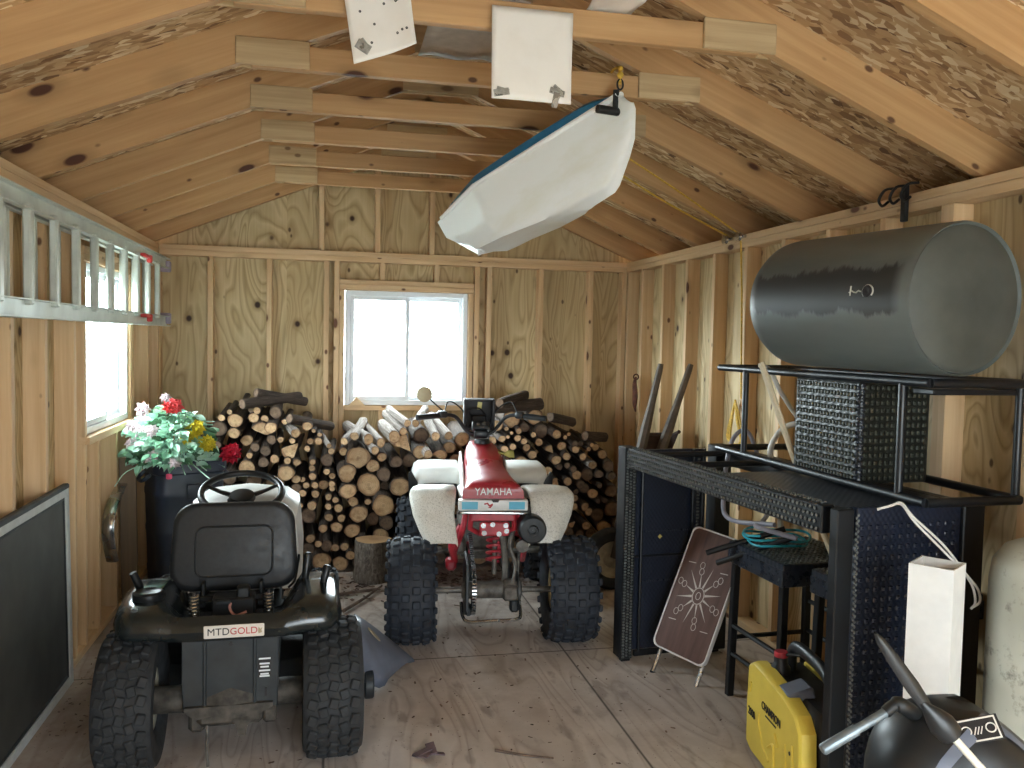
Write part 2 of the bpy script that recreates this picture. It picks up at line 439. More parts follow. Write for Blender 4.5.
# --- side walls framing
def side(parent, xc, ys, gaps=()):
    for y in ys: member('stud', (xc, y, PT), (xc, y, H - 2 * PT), SD, PT, STUD, parent, up=(0, 1, 0))
    for k in (1.5, .5): member('top_plate', (xc, FR, H - PT * k), (xc, B + SD, H - PT * k), SD, PT - .001, STUD, parent)
    member('bottom_plate', (xc, FR, PT / 2), (xc, B + SD, PT / 2), SD, PT, STUD, parent)
xl = -SD / 2
ysl = [3.56 - .4064 * k for k in range(0, 11)] + [3.957, 4.38, 5.62, 6.08, 6.42]
side(wall_left, xl, ysl)
for y in (4.559, 5.564): member('trimmer_stud', (xl, y, PT), (xl, y, 1.955), SD, PT - .002, STUD, wall_left, up=(0, 1, 0))
member('cripple_stud', (xl, 4.81, PT), (xl, 4.81, 1.046), SD, PT, STUD, wall_left, up=(0, 1, 0))
member('cripple_stud', (xl, 5.2, PT), (xl, 5.2, 1.046), SD, PT, STUD, wall_left, up=(0, 1, 0))
for y in (4.81, 5.2): member('cripple_stud', (xl, y, 2.032), (xl, y, H - 2 * PT), SD, PT, STUD, wall_left, up=(0, 1, 0))
for z in (1.975, 2.013): member('header', (xl, 4.54, z), (xl, 5.583, z), SD, .037, STUD, wall_left)
member('rough_sill', (xl + .012, 4.54, 1.066), (xl + .012, 5.583, 1.066), SD + .02, PT, STUD, wall_left)
xr = W + SD / 2
side(wall_right, xr, [6.0797 - .4064 * k + PT / 2 for k in range(0, 18)] + [6.41])
for y in (2.88, ): member('stud', (xr, y, PT), (xr, y, H - 2 * PT), SD, PT, STUD, wall_right, up=(0, 1, 0))

# --- roof deck: two slopes of strand board
ceiling = None
SL = .4167; Z0 = 2.255; RV = .152
for sgn in (0, 1):
    ang = math.atan(SL); run = W / 2 + .36; L = run / math.cos(ang)
    M = Matrix.Identity(4)
    xm = -.36 + run / 2
    zm = Z0 + RV + SL * xm
    if sgn == 0: M = Matrix.Translation((xm, 2.85, zm)) @ Matrix.Rotation(-ang, 4, 'Y')
    else: M = Matrix.Translation((W - xm, 2.85, zm)) @ Matrix.Rotation(ang, 4, 'Y')
    o = G().box((0, 0, .006), (L, 8.3, .012)).done('ceiling' if sgn == 0 else 'ceiling.001', OSB, mw=M, smooth=0)
    struct(o)

for s, par in ((0, wall_left), (1, wall_right)):
    f_ = lambda x: W - x if s else x
    G().box((f_(-.23), 2.8, 2.085), (.26, 7.9, .012)).done('soffit', SHX, par, smooth=0)
    G().box((f_(-.355), 2.8, 2.19), (.02, 7.9, .22)).done('fascia', STUD, par, smooth=0)
# --- trusses: 2x6 rafters, 2x4 collar tie, plywood gussets
def rafter_poly():
    xa, xb = -.33, W / 2
    return [(xa, Z0 + SL * xa), (xb, Z0 + SL * xb), (xb, Z0 + SL * xb + RV), (xa, Z0 + SL * xa + RV)]
def sloped(name, parent, y, right):
    ang = math.atan(SL); L = (W / 2 + .30) / math.cos(ang); h = RV * math.cos(ang)
    xa, xb = -.30, W / 2 - .0015
    a = Vector((xa, y, Z0 + SL * xa + RV / 2)); b = Vector((xb, y, Z0 + SL * xb + RV / 2))
    if right: a.x, b.x = W - a.x, W - b.x
    x = (b - a).normalized(); yv = Vector((0, 0, 1)).cross(x).normalized(); z = x.cross(yv)
    M = Matrix((x, yv, z)).transposed().to_4x4(); M.translation = (a + b) / 2
    g = G(); Lh = (b - a).length / 2; t = h / 2 * SL      # plumb cut at the ridge
    g.prism([(-Lh, -h / 2), (Lh - t * 1 , -h / 2), (Lh + t, h / 2), (-Lh, h / 2)] if False else [(-Lh, -h / 2), (Lh + t, -h / 2), (Lh - t, h / 2), (-Lh, h / 2)],
            .038, Matrix(((1, 0, 0, 0), (0, 0, 1, -.019), (0, 1, 0, 0), (0, 0, 0, 1))))
    return g.done(name, RAFT, parent, mw=Matrix.Translation((0, 0, 0)) @ M, smooth=0)
CZ = 2.598                                    # underside of the collar ties
def truss(y, label, collar=True, name='roof_truss'):
    t = thing(name, label, 'roof truss', (0, y, 0), group='roof trusses')
    sloped('rafter', t, 0, False); sloped('rafter', t, 0, True)
    if collar:
        ca = (CZ - Z0) / SL
        member('collar_tie', (ca + .06, 0, CZ + .0445), (W - ca - .06, 0, CZ + .0445), .036, .089, RAFT, t)
        for s in (-1, 1):                   # sheets of plywood either side of each joint
            for x0 in (ca + .005, W - ca - .27):
                member('gusset', (x0, s * .0255, CZ + .052), (x0 + .265, s * .0255, CZ + .052), .012, .1, GUSSET, t)
    for s in (-1, 1):
        member('gusset', (W / 2 - .2, s * .0255, 2.96), (W / 2 + .2, s * .0255, 2.96), .012, .12, GUSSET, t)
    return t
TR = [2.7356 + k * .6096 for k in range(-1, 7)]
TL = ['roof truss nearest the camera, its right rafter crossing the upper right corner of the photo',
      'roof truss whose collar tie carries the hanging white sheets',
      'roof truss just behind the white sheets, the yellow rope tied to its tie',
      'roof truss above the bow half of the hanging boat, third tie counting from the sheets',
      'roof truss fourth in line counting from the white sheets to the back',
      'second roof truss in front of the back gable frame',
      'last collar-tied roof truss in front of the gable wall',
      'gable rafters without a tie flush against the back wall']
for k, (y, lb) in enumerate(zip(TR, TL)): truss(min(y, B + .02), lb, collar=k < 7)

# --- windows
def slider(name, loc, rz, w, h, inner=.0):
    """white vinyl two-sash sliding window, local X along the wall, local -Y into the room"""
    t = bpy.data.objects.new(name, None); COL.objects.link(t); t.location = loc; t.rotation_euler = (0, 0, rz); struct(t)
    def ring(g, x0, x1, z0, z1, y0, y1, tw):
        for a, b, c, d in ((x0, x0 + tw, z0, z1), (x1 - tw, x1, z0, z1), (x0 + tw, x1 - tw, z0, z0 + tw), (x0 + tw, x1 - tw, z1 - tw, z1)):
            g.box(((a + b) / 2, (y0 + y1) / 2, (c + d) / 2), (b - a, y1 - y0, d - c), bev=.003)
    g = G(); ring(g, 0, w, 0, h, -.03, .06, .036); g.done('window_frame', VINYL, t, smooth=0)
    m = w / 2
    g = G(); ring(g, .036, m + .02, .036, h - .036, -.02, .01, .032); s1 = g.done('sash', VINYL, t, smooth=0)
    g = G(); ring(g, m - .02, w - .036, .036, h - .036, .015, .045, .032); s2 = g.done('sash', VINYL, t, smooth=0)
    G().box((m / 2 + .03, -.005, h / 2), (m - .07, .004, h - .13)).done('pane', GLASS, s1, smooth=0)
    G().box((m * 1.5 - .025, .03, h / 2), (m - .07, .004, h - .13)).done('pane', GLASS, s2, smooth=0)
    g = G()
    for z in (h * .3, h * .68): g.box((m + .004, -.024, z), (.016, .01, .045), bev=.003)
    g.done('sash_lock', VINYL, t, smooth=0)
    return t
slider('window_1', (WB[0] + .004, B + .045, WB[2] + .002), 0, WB[1] - WB[0] - .008, WB[3] - WB[2] - .004)
slider('window_2', (-.045, WL[0] + .004, WL[2] + .002), PI / 2, WL[1] - WL[0] - .008, WL[3] - WL[2] - .004)
# ------------------------------------------------------------------ materials for the machines
RUBBER = plain('tyre_rubber', srgb(40, 42, 44), .78, vary=.3, scale=30, bump=.2)
RUBBERD = plain('quad_tyre_rubber', srgb(40, 45, 54), .7, vary=.35, scale=26, bump=.25)
BLKP = plain('black_plastic', srgb(24, 26, 28), .42, vary=.2)
FENDER = plain('dark_fender_paint', srgb(28, 34, 35), .22, vary=.15, spec=.7)
DKMET = plain('dark_painted_steel', srgb(46, 50, 52), .5, .2, vary=.25, scale=9)
VINYLB = plain('black_seat_vinyl', srgb(34, 36, 38), .5, vary=.14, scale=60, bump=.15)
CAST = plain('cast_metal', srgb(112, 108, 102), .6, .4, vary=.35, scale=24, bump=.25)
CHROME = plain('bright_metal', srgb(190, 192, 194), .22, .95, vary=.08)
ALU = plain('aluminium', srgb(204, 210, 202), .45, .3, vary=.1, scale=8)
HOODW = plain('pale_hood', srgb(204, 204, 200), .4, vary=.06)
BADGE = plain('badge_silver', srgb(214, 208, 198), .4, vary=.04)
INKB = plain('black_ink', srgb(30, 26, 26), .6, vary=.05)
INKR = plain('red_ink', srgb(176, 40, 44), .5, vary=.05)
PINKW = plain('pink_wire', srgb(206, 150, 140), .5)
CHUTE = plain('grey_blue_plastic', srgb(104, 110, 124), .45, vary=.14, scale=7)
RIMW = plain('dusty_rim', srgb(170, 164, 146), .5, .2, vary=.2)
RED = plain('red_plastic', srgb(162, 44, 52), .32, vary=.1, scale=7)
REDF = plain('red_frame_paint', srgb(176, 48, 60), .4, vary=.18)
def dirty_white():
    n = NT('dirty_white_plastic', .5)
    v = n.coord('Object'); a = n.noise(v, 150, 6, .75); b = n.noise(v, 5, 4)
    c = n.ramp(b, [(.35, srgb(206, 202, 190)), (.7, srgb(226, 224, 216))])
    n.color(n.mix(n.ramp(a, [(.5, 0.0), (.62, .55)]), c, srgb(120, 112, 98))); return n.m
DIRTYW = dirty_white()
WHITEP = plain('white_plastic', srgb(226, 226, 222), .38, vary=.04)
STICK = plain('blue_sticker', srgb(96, 184, 214), .5, vary=.05)
CREAM = plain('cream_rim', srgb(214, 196, 150), .45, .2, vary=.15)
TAN = plain('tan_mirror_back', srgb(168, 152, 120), .5, vary=.12)
YELS = plain('yellow_sticker', srgb(220, 206, 120), .5, vary=.05)

AXX = Matrix(((0, 0, 1, 0), (0, 1, 0, 0), (-1, 0, 0, 0), (0, 0, 0, 1)))      # lathe axis -> X
def tyre_profile(R, Wd, rr):
    h = Wd / 2
    return [(rr, -h * .74), (rr + .012, -h * .86), (lerp(rr, R, .55), -h), (lerp(rr, R, .84), -h * .97), (R * .965, -h * .82), (R * .992, -h * .5), (R, 0),
            (R * .992, h * .5), (R * .965, h * .82), (lerp(rr, R, .84), h * .97), (lerp(rr, R, .55), h), (rr + .012, h * .86), (rr, h * .74)]
def wheel(parent, x, y, R, Wd, rr, mat, rimmat, style, name='rear_wheel', dish=1, na=26):
    """dish: side (+1/-1 along X) the rim face looks to"""
    g = G(); M = Matrix.Translation((0, 0, 0)) @ AXX
    g.lathe(tyre_profile(R, Wd, rr), 44, M)
    rows = 5 if style == 'turf' else 4
    for k in range(na):
        for j in range(rows):
            u = ((j + .5) / rows - .5) * 2 * .84
            a = 2 * PI * (k + (.5 if j % 2 else 0)) / na
            Rj = R * (1 - .035 * abs(u) ** 3)
            if style == 'turf':
                sz = (Wd * .42 * 1.86 / rows, 2 * PI * R / na * .62, .016); yaw = (.28 if j % 2 else -.28)
            else:
                sz = (Wd * .5 * 1.3 / rows, 2 * PI * R / na * .56, .03); yaw = 0
            rot = Matrix.Rotation(a, 3, 'X') @ Matrix.Rotation(yaw, 3, 'Z') @ Matrix.Rotation(u * .42, 3, 'Y')
            p = Matrix.Rotation(a, 3, 'X') @ Vector((u * Wd / 2, 0, Rj + .001 if style == 'turf' else Rj - .006))
            g.box(p, sz, rot, bev=.004)
        if style == 'quad':
            for s in (-1, 1):      # shoulder lugs
                a = 2 * PI * (k + .25 + .25 * s) / na
                p = Matrix.Rotation(a, 3, 'X') @ Vector((s * Wd * .47, 0, R * .9))
                g.box(p, (.02, 2 * PI * R / na * .5, .045), Matrix.Rotation(a, 3, 'X') @ Matrix.Rotation(s * .6, 3, 'Y'), bev=.005)
    t = g.done(name, mat, parent, loc=(x, y, R + .008), smooth=35)
    g = G(); h = Wd / 2
    g.lathe([(rr + .006, -h * .74), (rr - .012, -h * .7), (rr - .018, -h * .2), (rr * .55, h * .1 * dish), (rr * .4, h * .22 * dish), (.03, h * .26 * dish), (.03, h * .5 * dish), (.001, h * .5 * dish)], 30, AXX)
    g.lathe([(rr + .006, h * .74), (rr - .012, h * .7), (rr - .018, -h * .2)], 30, AXX)
    for k in range(4):
        a = PI / 2 * k + .4; g.lathe([(.009, h * .12 * dish), (.009, h * .3 * dish), (.001, h * .3 * dish)], 8, Matrix.Translation((0, .055 * math.cos(a), .055 * math.sin(a))) @ AXX)
    g.done('rim', rimmat, t)
    return t

# ------------------------------------------------------------------ lawn tractor, seen from behind
mw = thing('lawn_tractor', 'dark riding lawn tractor seen from behind, black seat and silver badge on its rear fender', 'lawn tractor', (.827, 3.3, 0), .03)
wheel(mw, .368, 0, .25, .222, .115, RUBBER, RIMW, 'turf')
wheel(mw, -.35, 0, .25, .2, .115, RUBBER, RIMW, 'turf', dish=1)
for s in (-1, 1): wheel(mw, s * .37, 1.22, .185, .15, .09, RUBBER, DKMET, 'turf', 'front_wheel', s, 20)

def fender_rows():
    rows = []
    for k in range(41):
        x = -.40 + .8 * k / 40; ax = abs(x); e = max(0.0, min(1.0, (ax - .17) / .10)); e = e * e * (3 - 2 * e)
        tip = max(0.0, (ax - .34) / .06); lift = .014 * e
        yb = -.19 + .10 * tip ** 2 * 1 + .02 * (ax / .4) ** 2
        zt = .605 + lift - .012 * tip ** 2; zb = .515 + .008 * e + .01 * tip
        back = .46 - .1 * tip ** 2
        rows.append([(x * .985, yb + .03, zb), (x, yb + .004, zb + .012), (x, yb - .006, (zb + zt) / 2), (x * .995, yb + .012, zt - .018), (x * .985, yb + .035, zt),
                     (x * .98, lerp(yb + .045, .0, e), lerp(zt - .004, zt + .006, e)),
                     (x * .98, lerp(yb + .05, .14, e), lerp(.545, zt + .014, e)), (x * .97, lerp(.1, .3, e), lerp(.54, zt + .006, e)), (x * .96, lerp(.12, back, e), lerp(.54, zt - .06 * e, e))])
    return rows
g = G(); g.grid(fender_rows())
fd = g.done('rear_fender', FENDER, mw, smooth=50)
md = fd.modifiers.new('thick', 'SOLIDIFY'); md.thickness = .006; md.offset = -1
g = G(); g.box((.02, -.199, .560), (.205, .006, .046), (-.0, 0, 0), bev=.003)
bd = g.done('badge', BADGE, fd)
tx = text(bd, 'MTD', .036, (-.033, -.2035, .560), (PI / 2, 0, 0), INKB, bold=.0); tx.data.transform(Matrix.Shear('XZ', 4, (.0, 0)))
text(bd, 'GOLD', .034, (.053, -.2035, .560), (PI / 2, 0, 0), INKR)
G().prism([(0, 0), (.012, .004), (.010, .012), (.013, .022), (.006, .016), (.0, .024), (-.002, .01)], .001, Matrix(((1, 0, 0, .103), (0, 0, 1, -.2035), (0, 1, 0, .548), (0, 0, 0, 1)))).done('emblem', TAN, bd, smooth=0)
g = G(); g.lathe([(.052, 0), (.056, .008), (.056, .028), (.046, .034), (.04, .03), (.001, .028)], 26, Matrix.Translation((-.30, .03, .620)))
g.done('fuel_cap', BLKP, mw)
# rear plate, frame and transaxle
g = G(); g.box((0, -.075, .37), (.335, .012, .29), bev=.003)
for x in (-.09, .085): g.box((x, -.084, .37), (.012, .012, .28), bev=.003)
g.box((0, .1, .505), (.36, .42, .012))
for x in (-.165, .165): g.box((x, .28, .40), (.008, .72, .2))
for x, z in ((-.0, .475), (-.0, .29)): g.lathe([(.008, 0), (.008, .004), (.001, .004)], 12, Matrix.Translation((x, -.083, z)) @ Matrix.Rotation(PI / 2, 4, 'X'), mi=1)
g.box((.125, -.083, .285), (.008, .004, .03), mi=1)
rp = g.done('rear_frame_plate', [DKMET, INKB], mw)
g = G(); g.box((.12, -.0825, .38), (.046, .002, .075)); lab = g.done('warning_label', INKB, rp, smooth=0)
g = G()
for z, w in ((.411, .042), (.392, .036), (.38, .03), (.366, .04), (.353, .03), (.345, .036)): g.box((.12, -.0842, z), (w, .001, .006))
g.done('label_print', VINYL, lab, smooth=0)
g = G(); g.lathe([(.04, -.30), (.05, -.28), (.05, -.12), (.085, -.09), (.1, 0), (.085, .09), (.05, .12), (.05, .28), (.04, .30)], 20, Matrix.Translation((0, 0, .25)) @ AXX)
g.box((0, -.03, .2), (.24, .12, .07), bev=.02); g.box((-.12, -.02, .19), (.06, .1, .1), bev=.015); g.box((.14, -.05, .2), (.05, .09, .06), bev=.01)
g.prism([(-.16, .235), (-.12, .205), (-.06, .215), (0, .2), (.06, .205), (.11, .215), (.15, .235), (.15, .25), (-.16, .25)], .03, Matrix(((1, 0, 0, 0), (0, 0, 1, -.1), (0, 1, 0, 0), (0, 0, 0, 1))))
g.prism([(.0, .2), (.09, .2), (.06, .165), (.055, .13), (.025, .13), (.02, .165)], .02, Matrix(((1, 0, 0, 0), (0, 0, 1, -.09), (0, 1, 0, 0), (0, 0, 0, 1))))
g.done('transaxle', plain('grimy_cast', srgb(78, 73, 66), .7, .2, vary=.4, scale=24, bump=.25), mw)
G().tube(bez([(-.085, -.07, .22), (-.083, -.072, .15), (-.084, -.07, .07), (-.08, -.07, .015)]), .006, 6).done('hanging_strap', CAST, mw)
# seat
def rrect(w, h, r, n=6, taper=0.0):
    out = []
    for cx, cy, a0 in ((w / 2 - r, h / 2 - r, 0), (-w / 2 + r, h / 2 - r, PI / 2), (-w / 2 + r, -h / 2 + r, PI), (w / 2 - r, -h / 2 + r, 1.5 * PI)):
        for k in range(n + 1):
            a = a0 + PI / 2 * k / n; out.append((cx + r * math.cos(a), cy + r * math.sin(a)))
    return [(x * (1 - taper * y / h), y) for x, y in out]
def pad(g, w, h, t, r, M, mi=0, taper=0.0, dome=.5, n=6):
    """rounded cushion: rings of a rounded rectangle from back face to front face"""
    rows = []
    for s, z in ((.90, 0), (.97, t * .06), (1, t * .22), (1, t * .7), (.97, t * .88), (.88, t), ):
        rows.append([M @ Vector((x * s, y * s if s == 1 else y * (1 - (1 - s) * w / h), z)) for x, y in rrect(w, h, r, n, taper)])
    for s in (.6, .25): rows.append([M @ Vector((x * s, y * s, t * (1 + .12 * dome))) for x, y in rrect(w, h, r, n, taper)])
    return g.grid(rows, True, False, mi, True, True)
SB = Matrix.Translation((-.02, .27, .745)) @ Matrix.Rotation(PI / 2 - .18, 4, 'X')          # local z of the pad looks forward/up
SB = Matrix.Translation((-.015, .30, .745)) @ Matrix(((1, 0, 0, 0), (0, .16, .987, 0), (0, .987, -.16, 0), (0, 0, 0, 1)))
g = G(); pad(g, .49, .355, .085, .085, SB, taper=.09)
st = g.done('seat', VINYLB, mw, smooth=60)
g = G(); g.tube([SB @ Vector((x, y - .02, -.001)) for x, y in rrect(.30, .2, .035)], .005, 6, closed=True); g.done('seam', VINYLB, st)
g = G(); pad(g, .46, .40, .075, .08, Matrix.Translation((-.015, .51, .555))); g.done('seat_cushion', VINYLB, st, smooth=60)
g = G(); g.box((-.015, .20, .565), (.24, .035, .022), bev=.004)
for x in (-.125, .095): g.box((x, .22, .585), (.014, .05, .075), bev=.003); g.box((x, .3, .55), (.02, .3, .014))
g.tube(bez([(.21, .33, .62), (.235, .3, .66), (.24, .28, .70), (.226, .29, .60), (.20, .26, .575)]), .005, 6)
g.done('seat_bracket', BLKP, mw)
for x in (-.147, .127):
    g = G(); g.spring((x, .09, .52), (x, .09, .61), .016, .004, 7); g.tube([(x, .09, .51), (x, .09, .62)], .006, 8); g.done('seat_spring', CHROME, mw)
g = G(); g.box((-.0, .08, .565), (.155, .1, .085), bev=.006); g.box((.035, .075, .62), (.05, .05, .05), bev=.008); bt = g.done('battery', BLKP, mw)
G().box((-.035, .045, .60), (.05, .07, .012), bev=.002).done('battery_label', DKMET, bt)
G().tube(bez([(.0, .06, .60), (-.012, .015, .58), (.01, .01, .55), (.05, .015, .56)]), .005, 6).done('pink_wire', PINKW, bt)
# steering wheel and column
SWM = Matrix.Translation((-.045, .75, .885)) @ Matrix.Rotation(-.5, 4, 'X')
SWM = Matrix.Translation((-.015, .75, .885)) @ Matrix.Rotation(.36, 4, 'X')
g = G(); g.tube([SWM @ Vector((.178 * math.cos(a), .178 * math.sin(a), 0)) for a in [2 * PI * k / 40 for k in range(40)]], .0155, 10, closed=True)
for a in (-PI / 2, PI * .12, PI * .88):
    g.tube([SWM @ Vector((.03 * math.cos(a), .03 * math.sin(a), -.028)), SWM @ Vector((.11 * math.cos(a), .11 * math.sin(a), -.016)), SWM @ Vector((.17 * math.cos(a), .17 * math.sin(a), 0))], [.026, .018, .016], 8, flat=.45)
g.lathe([(.052, -.045), (.06, -.03), (.055, -.012), (.03, -.006), (.001, -.005)], 24, SWM)
g.done('steering_wheel', BLKP, mw)
G().tube([SWM @ Vector((0, 0, -.04)), (-.045, .85, .55)], .024, 12).done('steering_column', DKMET, mw)
# hood and dash
rows = []
for y, w, zt, zb in ((.78, .24, .80, .42), (.84, .255, .845, .40), (1.0, .262, .855, .38), (1.2, .26, .84, .38), (1.4, .25, .80, .38), (1.55, .225, .73, .38), (1.62, .18, .64, .4)):
    rows.append([(-w, y, zb), (-w * 1.02, y, lerp(zb, zt, .5)), (-w * .95, y, zt - .05), (-w * .72, y, zt - .008), (0, y, zt + .012), (w * .72, y, zt - .008), (w * .95, y, zt - .05), (w * 1.02, y, lerp(zb, zt, .5)), (w, y, zb)])
rows = [[(x - .005, y, z) for x, y, z in r] for r in rows]
G().grid(rows, cap0=True, cap1=True).done('hood', HOODW, mw, smooth=45)
g = G(); g.box((-.03, .775, .68), (.42, .02, .22), bev=.006); g.box((-.03, .765, .82), (.1, .03, .08), bev=.008); g.done('dash_panel', BLKP, mw)
g = G(); g.box((0, .95, .38), (.34, 1.35, .05), bev=.01); g.box((-.0, 1.22, .22), (.66, .06, .05), bev=.012); g.done('chassis', DKMET, mw)
for s in (-1, 1): G().box((s * .29, .62, .33), (.2, .42, .018), bev=.005).done('foot_rest', BLKP, mw)
# levers
for x, y, z0, x1, z1 in ((.255, .20, .57, .278, .70), (.325, .12, .60, .352, .665)):
    g = G(); g.tube([(x, y, z0 - .08), (lerp(x, x1, .45), y, lerp(z0, z1, .4))], .007, 8); lv = g.done('control_lever', CHROME, mw)
    a, b = Vector((lerp(x, x1, .38), y, lerp(z0, z1, .36))), Vector((x1, y + .01, z1 + .03))
    g = G(); g.tube([a, a.lerp(b, .1), a.lerp(b, .9), b], [.011, .015, .017, .012], 10); g.done('lever_grip', BLKP, lv)
g = G(); g.tube([(-.33, .15, .58), (-.35, .13, .65), (-.37, .12, .70)], [.012, .015, .013], 10); g.done('control_lever', BLKP, mw)
# cutting deck and its discharge chute
g = G(); g.lathe([(.42, 0), (.43, .02), (.43, .10), (.40, .13), (.30, .14), (.001, .145)], 36, Matrix.Translation((.02, .66, .09)) @ Matrix.Diagonal((1.12, .72, 1, 1)))
g.lathe([(.055, -.02), (.06, -.015), (.06, .015), (.055, .02), (.001, .02)], 20, Matrix.Translation((.545, .42, .075)) @ AXX)
dk = g.done('mower_deck', DKMET, mw)
rows = []
for t in range(7):
    f = t / 6; z = lerp(.325, .055, f ** 1.1); ya, yb = lerp(.38, .475, f), lerp(.64, .735, f); xa, xb = lerp(.485, .625, f), lerp(.50, .79, f)
    rows.append([(xa - .03, ya - .01, z - .19 * (1 - f) - .02), (xa - .004, ya - .004, z - .012), (xa + .012, ya + .015, z + .006), (lerp(xa, xb, .5), lerp(ya, yb, .5), z + .014), (xb - .008, yb - .015, z + .006), (xb, yb + .004, z - .012), (xb - .03, yb + .01, z - .15 * (1 - f) - .02)])
o = G().grid(rows).done('discharge_chute', CHUTE, mw, smooth=50); q = o.modifiers.new('t', 'SOLIDIFY'); q.thickness = .006
g = G()
for k in range(3): g.box((.475 + .022 * k, .50, .315 - .02 * k), (.012, .09, .02), (0, .6, 0), bev=.003)
g.done('chute_spring', BLKP, o)
G().lathe([(.028, 0), (.028, .003), (.001, .003)], 20, Matrix.Translation((.575, .54, .256)) @ Matrix.Rotation(.85, 4, 'Y') @ Matrix.Diagonal((1.5, 1, 1, 1))).done('oval_sticker', TAN, o)

# ------------------------------------------------------------------ quad bike
QZ = thing('quad_bike', 'red and white quad bike with knobbly tyres parked facing the wood stack', 'quad bike', (2.035, 4.40, 0), -.105)
wheel(QZ, .415, 0, .272, .25, .115, RUBBERD, CREAM, 'quad', dish=1, na=24)
wheel(QZ, -.425, 0, .272, .245, .115, RUBBERD, CREAM, 'quad', dish=-1, na=24)
for s in (-1, 1): wheel(QZ, s * .43, 1.17, .272, .19, .125, RUBBERD, CREAM, 'quad', 'front_wheel', s, 22)
# rear fenders: a wing over each tyre ending in a mud flap
for s in (-1, 1):
    rows = []
    for y, z, xi, xo in ((.62, .66, .18, .28), (.5, .735, .18, .34), (.34, .785, .185, .40), (.16, .805, .19, .435), (.06, .80, .195, .44), (.02, .775, .20, .438), (-.005, .70, .205, .42), (-.03, .62, .195, .385), (-.05, .555, .185, .35), (-.055, .54, .185, .335)):
        rows.append([(s * xi, y, z - .02), (s * (xi + .012), y, z - .004), (s * lerp(xi, xo, .3), y - .006, z), (s * lerp(xi, xo, .7), y - .006, z), (s * (xo - .012), y - .003, z - .002), (s * (xo + .004), y + .01, z - .022), (s * xo, y + .03, z - .03)])
    o = G().grid(rows).done('rear_fender', DIRTYW, QZ, smooth=55); q = o.modifiers.new('t', 'SOLIDIFY'); q.thickness = .005
g = G(); g.box((.0, .01, .732), (.37, .06, .058), bev=.007, seg=2); g.box((0, .25, .74), (.34, .5, .03), bev=.01)
tp = g.done('tail_panel', WHITEP, QZ)
for x, w in ((-.125, .085), (.125, .085)): G().box((x, -.0205, .732), (w, .002, .040)).done('sticker', STICK, tp, smooth=0)
G().prism([(-.05, .012), (-.03, .016), (-.02, .004), (-.005, .012), (-.002, .004), (-.014, -.012), (-.03, -.012), (-.012, .0), (-.024, -.006), (-.034, .008), (-.048, .004)], .002, Matrix(((1, 0, 0, 0), (0, 0, 1, -.0225), (0, 1, 0, .732), (0, 0, 0, 1)))).done('red_mark', INKR, tp, smooth=0)
g = G(); g.prism([(-.02, .0), (.02, 0), (.014, -.012), (-.014, -.012)], .01, Matrix(((1, 0, 0, 0.01), (0, 0, 1, -.026), (0, 1, 0, .762), (0, 0, 0, 1)))); g.done('seat_latch', INKB, tp)
# seat, tank and cowl: one red run rising to the bars
def run(rows, name, mat, parent=QZ):
    R_ = []
    for y, w, zb, zt, c in rows:
        R_.append([(-w, y, zb), (-w * .985, y, lerp(zb, zt, .55)), (-w * .9, y, zt - c), (-w * .68, y, zt - c * .25), (0, y, zt), (w * .68, y, zt - c * .25), (w * .9, y, zt - c), (w * .985, y, lerp(zb, zt, .55)), (w, y, zb)])
    return G().grid(R_, cap0=True, cap1=True).done(name, mat, parent, smooth=50)
run([(.0, .165, .765, .835, .012), (.018, .160, .76, .852, .022), (.12, .148, .76, .865, .03), (.3, .135, .77, .872, .035), (.5, .125, .775, .885, .04), (.6, .12, .78, .895, .04)], 'seat', RED)
text([c for c in QZ.children if c.name.startswith('seat')][0], 'YAMAHA', .056, (0, -.0025, .802), (PI / 2, 0, 0), WHITEP, bold=.0002, sx=.86)
run([(.585, .122, .70, .89, .04), (.7, .125, .68, .93, .045), (.85, .118, .68, .955, .045), (.98, .10, .70, .965, .04), (1.06, .075, .74, .955, .03)], 'fuel_tank', RED)
for s in (-1, 1):
    g = G(); g.prism([(.35, .66), (.62, .62), (.98, .68), (1.02, .84), (.9, .9), (.66, .84), (.45, .78)], .012, Matrix(((0, 0, s, s * .128), (1, 0, 0, 0), (0, 1, 0, 0), (0, 0, 0, 1))), bev=.004); g.done('side_cover', WHITEP, QZ)
g = G(); g.lathe([(.05, 0), (.052, .012), (.045, .026), (.02, .03), (.001, .03)], 24, Matrix.Translation((0, .86, .955))); g.box((0, .97, 1.0), (.09, .05, .05), bev=.012, seg=2); g.done('tank_cap', BLKP, QZ)
g = G(); g.box((0, 1.0, 1.045), (.115, .075, .06), (-.5, 0, 0), bev=.014, seg=2); ip = g.done('instrument_pod', BLKP, QZ)
g = G()
for x in (-.018, .018): g.box((x, .972, 1.066), (.022, .012, .016), (-.5, 0, 0), bev=.003)
g.done('warning_lamp', CAST, ip)
